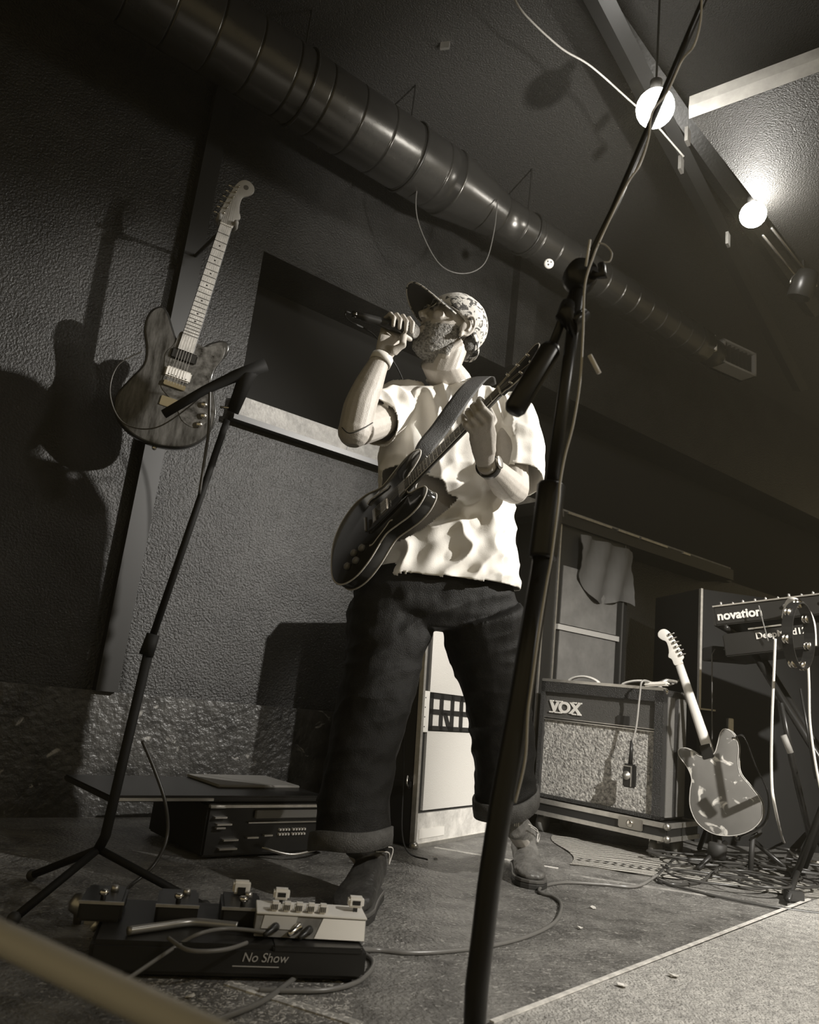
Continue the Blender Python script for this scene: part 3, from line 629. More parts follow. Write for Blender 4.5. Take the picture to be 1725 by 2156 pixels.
def guitar(name, M, t, kind, mb_, mtop, mneck, mfb, loc, th=.042, mhead=None, bind=M_CREAM):
    off = kind == 'offset'
    pl = ccw(outline(OUT_OFF if off else OUT_SEMI))
    bdy = MB().prism(pl, -th/2, th/2, .006 if off else .002, M).build('body', mb_, t, True)
    ins = .004 if off else .0005
    if bind:
        for z in (th/2-.001, -th/2+.001):
            MB().tube([(x, y, z) for x, y in pl], .0024 if off else .0030, 6, True, M=M).build('binding', bind, bdy, True, 'pale binding line')
    if mtop is not None:
        def sc(p, d):
            n = len(p); o = []
            for i in range(n):
                a = Vector(p[i-1]); b = Vector(p[(i+1) % n]); q = (b-a).normalized(); o.append((p[i][0]-q.y*d, p[i][1]+q.x*d))
            return o
        MB().prism(sc(pl, .008), th/2-.002, th/2+.0012, 0, M).build('top_veneer', mtop, t)
    z0 = th/2+.004
    # neck: tapered half-round, x from -.06 to .425
    prof = []
    for x, wd, d in ((-.075, .028, .020), (-.02, .028, .020), (.05, .027, .019), (.25, .024, .017), (.42, .0215, .016)):
        prof.append([Vector((x, wd*math.cos(a), z0-.001-(d*math.sin(a) if 0 <= a <= PI else 0))) for a in [PI*k/10 for k in range(11)]])
    MB().rings(prof, True, M=M).build('neck', mneck, t, True)
    fbd = MB().add([(-.085,-.028,z0-.001),(-.085,.028,z0-.001),(.425,.0215,z0-.001),(.425,-.0215,z0-.001),(-.085,-.027,z0+.005),(-.085,.027,z0+.005),(.425,.021,z0+.005),(.425,-.021,z0+.005)],
             [(0,1,2,3),(4,7,6,5),(0,4,5,1),(1,5,6,2),(2,6,7,3),(3,7,4,0)], M).build('fretboard', mfb, t)
    if bind or off:
        for s in (-1, 1): MB().tube([(-.085, s*.028, z0+.0035), (.425, s*.0215, z0+.0035)], .0016, 5, M=M).build('neck_binding', M_CREAM if not off else M_BLACK, t)
    L = .640; nut = .425
    for k in range(1, 22):
        x = nut-L*(1-2**(-k/12)); wd = .0212+.0063*(nut-x)/.51
        MB().box((x-.0010, -wd, z0+.005), (x+.0010, wd, z0+.0064), M).build('fret', M_ALU if not off else mat('dark fret metal', .10, .3, metal=.6), fbd)  # offset guitars get darker frets
    for k in (3, 5, 7, 9, 12, 15, 17):
        x = nut-L*(1-(2**(-k/12)+2**(-(k-1)/12))/2)
        MB().lathe([(.0032, 0), (.0032, .0006)], M @ Vector((x, 0, z0+.005)), M.to_3x3() @ Vector((0, 0, 1)), 10).build('inlay_dot', M_BLACK if off else M_CREAM, fbd)
    MB().box((nut-.001, -.0215, z0), (nut+.004, .0215, z0+.008), M).build('nut', M_WHITE, t)
    mh = mhead or mneck
    pegs = []
    if off:
        hp = ccw(outline([(.425,-.021),(.46,-.027),(.475,-.040),(.49,-.036),(.50,-.030),(.53,-.024),(.56,-.026),(.578,-.045),(.60,-.058),(.622,-.050),(.632,-.026),(.622,-.002),(.59,.014),(.54,.025),(.49,.034),(.455,.038),(.44,.024),(.425,.021)], 4))
        MB().prism(hp, z0-.014, z0-.001, .002, M).build('headstock', mh, t, True)
        for k in range(6):
            x = .468+k*.0245; y = .020-k*.0042; pegs.append((x, y, 1))
        MB().lathe([(.010, 0), (.010, .0006)], M @ Vector((.602, -.026, z0-.001)), M.to_3x3() @ Vector((0, 0, 1)), 16).build('headstock_emblem', mat('dark emblem', .1, .4), t)
    else:
        hp = ccw(outline([(.425,-.021),(.445,-.026),(.47,-.036),(.55,-.043),(.60,-.047),(.612,-.030),(.602,-.012),(.61,0),(.602,.012),(.612,.030),(.60,.047),(.55,.043),(.47,.036),(.445,.026),(.425,.021)], 4))
        MB().prism(hp, z0-.013, z0+.001, .0015, M).build('headstock', mh, t, True)
        MB().tube([(x, y, z0) for x, y in hp], .0022, 5, True, M=M).build('headstock_binding', M_CREAM, t, True)
        for k in range(3):
            for s in (1, -1): pegs.append((.475+k*.045, s*.026, s))
    for x, y, s in pegs:
        pg = MB(); pg.lathe([(.0045, 0), (.0045, .002), (.003, .004), (.003, .011), (0, .011)], M @ Vector((x, y, z0-.001)), M.to_3x3() @ Vector((0, 0, 1)), 10)
        e = .046 if off else .062
        yy = (e if off else s*e) - (.0042*(x-.468)/.0245 if off else 0)
        pg.box((x-.006, y, z0-.022), (x+.006, y+s*.016, z0-.013), M)
        pg.cyl(M @ Vector((x, y, z0-.018)), M @ Vector((x, yy, z0-.018)), .0022, 6)
        pg.ball((x, yy+s*.004, z0-.018), (.0045, .009, .007), 6, M=M)
        pg.build('tuner', M_CHROME, t, True)
    bx = nut-L
    for k in range(6):
        y = (.0265 if 1 else 0)*(1-2*k/5)*.95; yn = .017*(1-2*k/5); p_ = pegs[k if off else (k if k < 3 else 5-(k-3))] if off else pegs[[0, 2, 4, 5, 3, 1][k]]
        MB().tube([(bx, y, z0+.011), (nut, yn, z0+.009), (p_[0], p_[1], z0+.006)], .0006, 4, M=M).build('string', M_STEEL, t)
    MB().box((bx-.012, -.038, th/2), (bx+.006, .038, th/2+.012), M, .002).build('bridge', M_CHROME, t)
    if off:
        pgd = ccw(outline([(-.02,.035),(-.075,.045),(-.12,.062),(-.19,.045),(-.24,.04),(-.28,-.02),(-.33,-.06),(-.34,-.11),(-.30,-.145),(-.24,-.14),(-.18,-.115),(-.12,-.112),(-.06,-.13),(-.02,-.125),(-.02,-.10),(-.045,-.055),(-.03,0)], 5))
        MB().prism(pgd, th/2, th/2+.003, .001, M).build('pickguard', mat('mottled pickguard', .08, .15, var=.9, vscale=30), t)
        for x in (-.105, -.175): 
            pku = MB().box((x-.020, -.046, th/2), (x+.020, .046, th/2+.010), M, .005).build('pickup', mat('polished pickup cover', .8, .35) if x < -.15 else M_BLACK, t, label='bright pickup cover with six screws' if x < -.15 else 'dark pickup cover')
        for k in range(6): MB().lathe([(.0022, 0), (.0022, .001)], M @ Vector((-.185, .030-.012*k, th/2+.010)), M.to_3x3() @ Vector((0, 0, 1)), 6).build('pickup_screw', M_BLACK, pku)
        MB().box((-.30, -.030, th/2), (-.265, .030, th/2+.006), M, .002).build('tailpiece', M_CHROME, t)
        kn = [(-.25, -.115), (-.29, -.125), (-.325, -.12), (-.225, -.08)]
    else:
        for x in (-.065, -.165): MB().box((x-.020, -.036, th/2), (x+.020, .036, th/2+.011), M, .004).build('pickup', M_CHROME, t)
        MB().box((-.275, -.04, th/2+.004), (-.262, .04, th/2+.014), M, .003).build('tailpiece', M_CHROME, t)
        for s in (-1, 1):
            ff = crom([(-.135, s*.105, th/2+.002), (-.15, s*.098, th/2+.002), (-.175, s*.108, th/2+.002), (-.21, s*.118, th/2+.002), (-.245, s*.128, th/2+.002), (-.262, s*.120, th/2+.002)], 5)
            MB().tube(ff, [(.004, .0015)]*len(ff), 6, side=[Vector((0, 1, 0))]*len(ff), M=M).build('f_hole', M_CREAM, t, True)
        MB().prism(ccw(outline([(-.05,-.042),(-.09,-.060),(-.20,-.062),(-.25,-.055),(-.25,-.045),(-.05,-.040)], 3)), th/2+.008, th/2+.010, 0, M).build('pickguard', M_BLACK, t)
        kn = [(-.30, -.10), (-.335, -.135), (-.345, -.085), (-.385, -.12)]
    for x, y in kn: MB().lathe([(.012, 0), (.011, .010), (.006, .013), (0, .013)], M @ Vector((x, y, th/2+.001)), M.to_3x3() @ Vector((0, 0, 1)), 14).build('control_knob', M_CHROME if off else mat('amber knob', .2, .2), t, True)
    for x, y in ((-.45 if off else -.492, 0), (.04 if off else -.005, .125 if off else .165)):
        MB().ball((x, y, 0), .009, 6, M=M).build('strap_button', M_CHROME, t, True)
    return t
M_FIG = mat('dark figured maple', .06, .22, var=.85, vscale=14, stretch=(3, 3, .6))
M_MAPLE = mat('pale maple', .55, .4, var=.15, vscale=20)
# 1: hanging on the wall
N1, T1 = P(474, 482, 2.62), P(326, 940, 2.66)
a1 = (N1-T1); s1_ = a1.length/.87
G1 = frame(T1+a1.normalized()*(.445*s1_), a1, Vector((.38, -1, -.12))) @ Matrix.Scale(s1_, 4)
g1 = thing('electric_guitar', 'offset-body electric guitar with pale fretboard hanging high on the left wall', 'guitar', T1)
guitar('electric_guitar', G1, g1, 'offset', mat('dark sunburst gloss', .02, .18, var=.5, vscale=6), M_FIG, M_MAPLE, mat('pale worn fretboard', .50, .5, var=.25, vscale=30), T1, .042, mat('grey headstock face', .34, .45), None)
# wall hanger
hn = G1 @ Vector((.432, 0, 0)); hg = thing('guitar_hanger', 'padded yoke hanger gripping the neck of the guitar on the left wall', 'hanger', hn)
MB().tube([G1 @ Vector((.450, -.03, .04)), G1 @ Vector((.445, -.034, .0)), G1 @ Vector((.445, -.03, -.02)), G1 @ Vector((.445, .03, -.02)), G1 @ Vector((.445, .034, .0)), G1 @ Vector((.450, .03, .04))], .009, 8).build('yoke', mat('padded grey yoke', .25, .6), hg, True)
wb = hn - WN*((hn-W0).dot(WN))+Vector((0, 0, .0))
MB().cyl(G1 @ Vector((.445, 0, -.02)), wb, .008, 8).build('arm', M_BLKM, hg, True)
MB().box((-.04, -.015, -.05), (.04, .0, .05), frame(wb, WU, UP), .004).build('wall_plate', M_BLKM, hg)
# 2: leaning with its back to us
N2, T2 = P(1428, 1398, 3.42), P(1550, 1758, 3.28)
a2 = N2-T2; s2_ = a2.length/.87
G2 = frame(T2+a2.normalized()*(.445*s2_), a2, Vector((.62, 1, .20))) @ Matrix.Scale(s2_, 4)
g2 = thing('electric_guitar', 'electric guitar seen from its worn grey back, leaning on a stand by the amplifier', 'guitar', T2)
guitar('electric_guitar', G2, g2, 'offset', mat('worn grey lacquer back', .20, .32, fleck=.85, fscale=16, flo=.58, var=.1), M_FIG, mat('bright lit maple neck', .88, .4), M_MAPLE, T2)  # neck colour lightened to imitate the light on it
MB().box((-.075, -.028, -.024), (-.005, .028, -.0205), G2, .003).build('neck_plate', M_BLKM, g2)
MB().tube(crom([G2 @ Vector((.0, .16, 0)), G2 @ Vector((-.02, .20, -.02)), G2 @ Vector((-.15, .20, .01)), G2 @ Vector((-.30, .21, 0)), G2 @ Vector((-.42, .15, -.02)), G2 @ Vector((-.455, .02, 0))], 8), [(.024, .002)]*41, 6, side=Vector((.3, 1, .1))).build('strap', M_LEATH, g2, True)
gs = thing('guitar_stand', 'low black guitar stand cradling the leaning guitar', 'guitar stand', (T2.x, T2.y, 0))
for s in (-1, 1):
    a = G2 @ Vector((-.40, s*.10, -.06)); b = G2 @ Vector((-.44, s*.10, -.05)); c = G2 @ Vector((-.455, s*.10, .06))
    MB().tube([Vector((a.x, a.y, .02)), G2 @ Vector((-.47, s*.08, -.04)), c, G2 @ Vector((-.42, s*.10, .075))], .011, 8).build('cradle_arm', M_RUB, gs, True)
    MB().tube([G2 @ Vector((-.47, s*.06, .0)), Vector((T2.x+s*.2, T2.y-.12, .015))], .010, 8).build('leg', M_BLKM, gs, True)
bk = G2 @ Vector((-.2, 0, .12)); MB().tube([G2 @ Vector((-.47, 0, .0)), bk, Vector((bk.x, bk.y+.25, .015))], .011, 8).build('back_leg', M_BLKM, gs, True)
MB().lathe([(.035, 0), (.036, .05), (.03, .055), (0, .055)], Vector((T2.x-.10, T2.y-.05, .05)), (.1, 0, 1), 16).build('rubber_cup', M_RUB, gs, True)
# 3: the singer's semi-hollow guitar
N3, T3 = P(1065, 832, 1.90), P(708, 1190, 2.34)
a3 = N3-T3; s3_ = a3.length/.915
TW3 = math.radians(-42)
G3 = frame(T3+a3.normalized()*(.49*s3_), a3, Vector((-.30, -1, -.1))) @ Matrix.Rotation(TW3, 4, 'X') @ Matrix.Scale(s3_, 4)
g3 = thing('semi_hollow_guitar', 'dark semi-hollow guitar with pale binding slung low on the singer', 'guitar', T3)
guitar('semi_hollow_guitar', G3, g3, 'semi', mat('black gloss lacquer', .02, .12), None, mat('dark mahogany neck', .05, .3), mat('dark rosewood', .035, .4), T3, .046, M_BLACK)

# ================================================================ microphone and stands
M0, M1 = P(742, 661, 2.06), P(868, 697, 2.17)
md = (M1-M0).normalized()
mic = thing('microphone', 'handheld black microphone held to the singer\'s mouth', 'microphone', M0)
ML = (M1-M0).length
MB().lathe([(.0095, 0), (.0095, .03), (.012, .032), (.0125, .05), (.0175, ML-.045), (.0185, ML-.038), (.0185, ML-.034)], M0, md, 18).build('handle', M_BLKM, mic, True)
MB().lathe([(.0215, 0), (.0235, .006), (.0235, .010), (.0215, .012)], M1-md*.038, md, 18).build('collar', M_CHROME, mic, True)
MB().ball(M1, .0245, 10).build('grille', mat('steel mesh grille', .35, .4, metal=1, bump=1, bscale=500), mic, True)
MB().lathe([(.0095, 0), (.0095, .008)], M0+md*.004, md, 14).build('connector_ring', M_CHROME, mic, True)
MB().tube(crom([M0, M0-md*.022, M0-md*.012+Vector((.0, .05, .0)), P(800, 720, 2.42), P(862, 860, 2.60), P(850, 1200, 2.66), P(850, 1600, 2.66), P(850, 1775, 2.66), Z(900, 1810, .006)], 8), .0028, 6).build('cable', mat('thin black lead', .02, .8), mic, True)
for s in (.0, .012, .02): pass

def stand_tube(mbx, a, b, r, n=14): return mbx.cyl(a, b, r, n)
ms = thing('microphone_stand', 'black boom microphone stand nearest the camera, wound with a bright cable', 'microphone stand', (P(1003, 2100, 1.16).x, 1.16, 0))
b0 = P(1000, 2200, 1.16); b0.z = .02
SP = lambda x, y: P(x, y, 1.16)
MB().lathe([(.13, -.02), (.13, -.006), (.12, .0), (.03, .006), (.022, .03)], b0, UP, 36).build('round_base', M_BLKM, ms, True)
MB().tube([b0, SP(1004, 2080), SP(1030, 1860), SP(1056, 1690), SP(1095, 1480), SP(1143, 1175)], [.013, .0165, .0165, .0175, .018, .0165], 14).build('lower_tube', M_BLKM, ms, True)
MB().tube([SP(1143, 1175), SP(1144, 1168), SP(1161, 1024), SP(1162, 1018)], [.021, .0225, .0225, .019], 16).build('clutch', M_BLKM, ms, True)
MB().tube([SP(1162, 1020), SP(1192, 800), SP(1218, 610)], .0105, 12).build('upper_tube', M_BLKM, ms, True)
MB().lathe([(.010, -.02), (.026, -.018), (.028, -.008), (.028, .008), (.026, .018), (.010, .02)], SP(1222, 583), (.12, -1, .1), 22).build('boom_joint', M_BLKM, ms, True)
MB().tube([SP(1242, 592)+Vector((0, -.02, 0)), SP(1260, 600)+Vector((0, -.03, .0)), SP(1256, 575)+Vector((0, -.03, 0))], [.008, .009, .006], 8).build('wing_knob', M_BLKM, ms, True)
MB().tube([SP(1222, 583)+Vector((0, .01, 0)), P(1290, 445, 1.155), P(1375, 250, 1.14), P(1480, 5, 1.12), P(1530, -110, 1.11)], .0062, 10).build('boom_arm', M_BLKM, ms, True)
MB().tube([SP(1222, 583)+Vector((0, .01, 0)), P(1160, 735, 1.17)], .008, 10).build('boom_rear', M_BLKM, ms, True)
MB().tube([P(1163, 728, 1.17), P(1158, 738, 1.17), P(1085, 860, 1.18), P(1080, 868, 1.18)], [.014, .0185, .0185, .014], 14).build('counterweight', M_BLKM, ms, True)
MB().tube([P(1196, 640, 1.15), P(1190, 665, 1.14), P(1205, 690, 1.14), P(1232, 660, 1.15)], [.012, .016, .016, .010], 10).build('clamp_block', M_BLKM, ms, True)
wc = crom([P(1478, -30, 1.11), P(1476, 40, 1.10), P(1462, 95, 1.10), P(1436, 128, 1.12), P(1405, 195, 1.13), P(1374, 235, 1.12), P(1366, 290, 1.12), P(1348, 345, 1.12), P(1322, 385, 1.13), P(1290, 450, 1.14), P(1262, 510, 1.15), P(1250, 540, 1.13), P(1232, 600, 1.12), P(1228, 700, 1.12), P(1222, 800, 1.125), P(1208, 890, 1.13), P(1190, 960, 1.135), P(1180, 1015, 1.135), P(1176, 1060, 1.13), P(1162, 1170, 1.13), P(1152, 1225, 1.135), P(1135, 1330, 1.14), P(1120, 1440, 1.14), P(1112, 1500, 1.14), P(1106, 1600, 1.145), P(1085, 1690, 1.15)], 8)
tag(MB().tube(wc, .0021, 7).build('stand_cable', mat('bright cable jacket', .6, .35), smooth=True), 'bright cable wound down the boom and pole of the nearest microphone stand', 'cable')  # one even bright jacket colour
tag(MB().tube(crom([P(1262, 512, 1.14), P(1275, 516, 1.14), P(1288, 532, 1.14), P(1284, 550, 1.14), P(1270, 552, 1.14)], 6), .0016, 6).build('cable_hook', mat('pale hook', .45, .4), smooth=True), 'small pale hook of cable tie above the boom joint', 'cable tie')
for k, (a, b) in enumerate((((1243, 505), (1234, 560)), ((1242, 748), (1262, 786)))):
    tag(MB().tube([P(*a, 1.12), P(*b, 1.12)], .0022 if k == 0 else .004, 6).build('cable_tie', M_WHITE, smooth=True), ['white cable tie sticking up above the boom joint', 'crumpled white tape end right of the upper stand tube'][k], 'cable tie')
# left stand
ls = thing('microphone_stand', 'dark microphone stand in front of the left wall below the hanging guitar', 'microphone stand', Z(200, 1895))
q0 = P(478, 885, 1.9); q1 = P(318, 1350, 1.9); q2 = P(222, 1760, 1.9); q3 = Vector((q2.x-(q1.x-q2.x)*.5, q2.y, .12))
MB().tube([q1, q2, q3], .012, 12).build('lower_tube', M_MATTE, ls, True); MB().tube([q0, q1], .009, 12).build('upper_tube', M_MATTE, ls, True)
MB().tube([q1+(q0-q1)*.03, q1-(q0-q1)*.06], [.016, .018], 12).build('clutch', M_MATTE, ls, True)
for an in (.2, 2.4, 4.4):
    f_ = q3+Vector((math.cos(an)*.26, math.sin(an)*.2, -.105)); lgp = MB().tube([q3, f_], .009, 8).build('leg', M_MATTE, ls, True)
    MB().ball(f_, .014, 6).build('rubber_foot', M_RUB, lgp, True)
MB().tube([P(490, 868, 1.88), P(520, 790, 1.86), P(545, 770, 1.86)], [.016, .022, .014], 12).build('boom_joint', M_MATTE, ls, True)
MB().tube([P(560, 768, 1.86), P(500, 790, 1.85), P(430, 822, 1.84), P(345, 872, 1.82)], [.018, .016, .012, .012], 10).build('boom_arm', M_MATTE, ls, True)
MB().cyl(P(464, 857, 1.87), P(492, 860, 1.87), .0035, 8).build('wing_screw', M_CHROME, ls, True)
MB().tube(crom([P(442, 815, 1.84), P(440, 900, 1.86), P(432, 960, 1.88), P(420, 1040, 1.89)], 6), .004, 6).build('hanging_lead', M_CB, ls, True)
tag(MB().tube(crom([P(300, 740, 2.0), P(248, 770, 2.0), P(232, 830, 2.0), P(260, 890, 2.0), P(330, 900, 1.9), P(420, 840, 1.85)], 8), .0018, 6).build('thin_lead', mat('faint lead', .10, .4), smooth=True), 'thin lead looping across the lower body of the hanging guitar', 'cable')

# ================================================================ pedalboard
FR_, FL_ = Z(764, 1992, .0), Z(330, 1992, 0)
pz = .0
u_ = (Z(764, 2040)-Z(300, 2020)).normalized()
pb = thing('pedalboard', 'low black pedalboard with handwriting on its front edge', 'pedalboard', Z(764, 2052))
pr = Z(766, 2076); pl_ = Z(175, 2062)
PM = frame(pl_, pr-pl_, UP); PW = (pr-pl_).length
MB().box((0, 0, .008), (PW, .27, .062), PM, .008).build('board', M_BLACK, pb)
MB().box((PW-.18, -.002, .052), (PW-.01, .27, .064), PM, .003).build('edge_rail', M_BLKM, pb)
text('handwriting', 'No Show', .022, PM @ Matrix.Translation((PW-.235, -.0016, .036)) @ Matrix.Rotation(PI/2, 4, 'X'), mat('chalk grey', .4, .8), pb, .0004, 0, 'grey handwriting reading No Show', shear=.2)
MB().box((PW-.25, -.0012, .027), (PW-.165, .0, .0285), PM).build('underline', mat('chalk grey', .4, .8), pb)
for x in (.03, PW-.03): 
    for y in (.03, .27): MB().cyl(PM @ Vector((x, y, 0)), PM @ Vector((x, y, .012)), .012, 10).build('foot', M_RUB, pb, True)
# multi-effect pedal: sloped pale box with five footswitch clusters
q = PM @ Vector((PW-.30, .035, .066))
mp_ = thing('effects_pedal', 'large pedal with right end painted white as if lit and five white switches on the pedalboard', 'pedal', q)
EM = PM @ Matrix.Translation((PW-.215, .04, .067)) @ Matrix.Rotation(math.radians(-3), 4, 'Z')
EL = .215
MB().prism([(0, 0), (.09, 0), (.09, .036), (.012, .036)], 0, EL, .002, EM @ Matrix(((0, 0, 1, 0), (1, 0, 0, 0), (0, 1, 0, 0), (0, 0, 0, 1)))).build('enclosure', mat('grey pedal metal', .20, .45, var=.4, vscale=22, fleck=.5, fscale=30, flo=.7), mp_)
sl = lambda x, z: EM @ Vector((x, .012*z/.075-.0022, z*.036/.075))
V = [sl(EL-.100, .003), sl(EL-.002, .003), sl(EL-.002, .072), sl(EL-.085, .072)]
nf = (V[1]-V[0]).cross(V[3]-V[0]).normalized()*.002
put('lit_end_paint', V+[v+nf*-1 for v in V], [(0,1,2,3),(7,6,5,4),(0,4,5,1),(1,5,6,2),(2,6,7,3),(3,7,4,0)], mat('painted lit white', .85, .5), mp_, label='lit right end painted white')  # white end paints the lit part, grey enclosure the shaded part
V = [sl(.012, .028), sl(.075, .028), sl(.08, .072), sl(.016, .072)]
put('panel_patch', V+[v+nf*-1 for v in V], [(0,1,2,3),(7,6,5,4),(0,4,5,1),(1,5,6,2),(2,6,7,3),(3,7,4,0)], mat('pale patch', .5, .5), mp_)
MB().box((0, .008, .036), (EL+.001, .09, .040), EM, .001).build('top_plate', M_WHITE, mp_, label='white top plate')
for k in range(5):
    x = .035+k*.0235
    c = MB().box((x-.0100, .014, .040), (x+.0100, .034, .057), EM, .004); c = c.build('switch_block', M_WHITE, mp_)
    for j in range(4): MB().box((x-.008+j*.0035, .0128, .044), (x-.0065+j*.0035, .0145, .054), EM).build('switch_mark', M_BLACK, c)
for (x, y, lab) in ((EL-.018, .04, 'white square treadle at the right end'), (.048, .065, 'white square treadle behind the switches')):
    trd = MB().box((x-.016, y, .048), (x+.016, y+.022, .068), EM @ Matrix.Translation((0, 0, .0)), .004).build('treadle', M_WHITE, mp_, label=lab)
    MB().box((x-.004, y+.006, .038), (x+.004, y+.014, .050), EM).build('treadle_post', M_BLACK, trd)
    MB().box((x-.008, y-.001, .054), (x+.008, y, .062), EM).build('treadle_mark', M_BLACK, trd)
for x, z in ((.04, .036), (.085, .042), (.105, .032)):
    a = sl(x, z); d_ = EM.to_3x3() @ Vector((-.55, -1, -.1)); d_.normalize()
    MB().tube([a, a+d_*.008, a+d_*.012, a+d_*.045], [.008, .008, .0055, .0045], 10).build('jack_plug', M_CHROME if x == .085 else M_BLKM, mp_, True)
for k, (x0, lab) in enumerate(((.30, 'small black pedal with one chrome knob at the left of the pedalboard'), (.44, 'small black pedal with chrome switch, second from the left on the pedalboard'), (.565, 'small black pedal with a pale knob left of the large white pedal'))):
    x = PW-.262-.60+x0+.06
    s = thing('small_pedal', lab, 'pedal', PM @ Vector((x, .15, .062)))
    MB().box((x-.04, .10, .0625), (x+.04, .22, .098), PM, .005).build('enclosure', M_BLKM, s)
    MB().lathe([(.005, 0), (.005, .008), (.009, .010), (.009, .016), (.006, .018)], PM @ Vector((x, .115, .098)), UP, 12).build('footswitch', M_CHROME, s, True)
    MB().lathe([(.008, 0), (.007, .010), (0, .010)], PM @ Vector((x+.015, .18, .098)), UP, 12).build('knob', M_ALU, s, True)
    MB().box((x-.041, .098, .094), (x+.041, .102, .099), PM).build('edge', M_ALU, s)
    if k == 2:
        MB().box((x-.018, .19, .10), (x+.018, .21, .125), PM, .004).build('treadle', M_WHITE, s)
        MB().box((x-.008, .188, .10), (x+.008, .1905, .114), PM).build('treadle_mark', M_BLACK, s)
for k, pts_ in enumerate(([(560, 1964), (520, 1958), (470, 1956), (420, 1966), (372, 1992), (300, 2040), (215, 2098)], [(520, 1985), (480, 1998), (430, 2003), (390, 1998), (355, 1975)], [(500, 1950), (450, 1945), (400, 1942), (340, 1950), (270, 1960)])):
    pp = [Z(x, y, .075-.06*max(0, (i-3)/3) if k == 0 else .07) for i, (x, y) in enumerate(pts_)]
    cable('patch_cable', pp, .0038 if k < 2 else .008, [M_CG, M_CG, mat('wrapped silver lead', .35, .3, metal=.6)][k], ['grey lead running from the white pedal down to the lower left', 'thin patch lead sagging in front of the pedalboard', 'thick wrapped lead lying along the left half of the pedalboard'][k])
for k, (x, y) in enumerate(((168, 1912),)):
    c = Z(x, y, .03)
    k_ = thing('metal_knob', 'round shiny knob standing on the dark floor at the far left', 'knob', c)
    MB().lathe([(.008, -.03), (.010, -.012), (.022, -.004), (.024, .012), (.016, .026), (0, .03)], c, UP, 16).build('ball', M_STEEL, k_, True)
MB2 = MB().box((-.05, -.006, 0), (.05, .006, .012), frame(Z(228, 1950, 0), (1, .0, 0), UP)); tag(MB2.build('floor_bracket', M_STEEL), 'short bright metal bracket left of the pedalboard', 'bracket')
MB2 = MB().tube([Z(192, 1958, .01), Z(215, 1934, .03)], .008, 8); tag(MB2.build('plug', M_ALU, smooth=True), 'silver plug lying at the left end of the pedalboard', 'plug')

# ================================================================ flat rack cases by the wall
c0, c1 = Z(425, 1815), Z(690, 1800)
RK = frame(c0, c1-c0, UP)
rkw = (c1-c0).length
rk = thing('rack_case', 'flat dark rack unit with bright edges on the floor by the wall', 'rack case', c0)
MB().box((0, .01, .01), (rkw, .40, .16), RK, .006).build('case', M_BLACK, rk)
MB().box((0, 0, .150), (rkw, .012, .158), RK).build('edging', M_ALU, rk)
MB().box((rkw*.35, -.002, .118), (rkw*.9, .01, .142), RK, .002).build('grey_strip', mat('dull grey strip', .2, .5), rk, label='dull grey strip on the upper front')
MB().box((rkw*.3, -.002, .104), (rkw, .01, .108), RK).build('edging', M_STEEL, rk)
for row in range(2):
    for k in range(9): MB().box((rkw*.56+k*.011+(.006 if k > 3 else 0), -.001, .080-.014*row), (rkw*.56+k*.011+.005+(.006 if k > 3 else 0), .01, .086-.014*row), RK).build('rack_light', M_TXT, rk)  # rows of small rectangular lights, drawn as plain white blocks
for x, z, l in ((.0, .150, .05), (.02, .12, .04), (.03, .10, .05), (.03, .09, .03), (.06, .055, .05), (.14, .06, .04), (.2, .065, .03), (.05, .03, .06)):
    MB().box((x, -.003, z), (x+l, .01, z+.005), RK).build('latch_edge', M_ALU, rk)
MB().tube(crom([RK @ Vector((rkw*.42, -.01, .035)), RK @ Vector((rkw*.6, -.05, .02)), RK @ Vector((rkw*.8, -.05, .03)), RK @ Vector((rkw, -.03, .05))], 6), .005, 6).build('front_handle', M_STEEL, rk, True)
lid = thing('flat_board', 'thin flat black board with a pale front edge lying on the rack unit', 'board', RK @ Vector((0, 0, .162)))
MB().box((-.30, .03, .162), (rkw*.98, .42, .180), RK, .004).build('board_body', M_BLKM, lid)
MB().box((-.30, .024, .166), (.02, .031, .174), RK).build('board_edge', M_STEEL, lid)
MB().box((rkw*.25, .18, .181), (rkw*.95, .42, .190), RK, .003).build('paper_stack', mat('pale papers', .25, .6), lid, label='pale flat sheets on the board')
shoe_c = Z(668, 1832, .0)
# ================================================================ out-of-focus rail at the bottom left, with its floor posts outside the frame
ra_, rb_ = P(-60, 1945, .50), P(470, 2196, .42)
rl = thing('guard_rail', 'blurred grey rail crossing the bottom left corner close to the camera', 'rail', ra_)
d_ = (rb_-ra_)
MB().tube([ra_-d_*1.2, rb_+d_*.5], .0085, 14).build('rail_tube', mat('grey painted rail', .6, .4), rl, True)
for p_ in (ra_-d_*1.1, rb_+d_*.45): MB().cyl(p_, Vector((p_.x, p_.y, 0)), .009, 10).build('post', M_BLKM, rl, True)
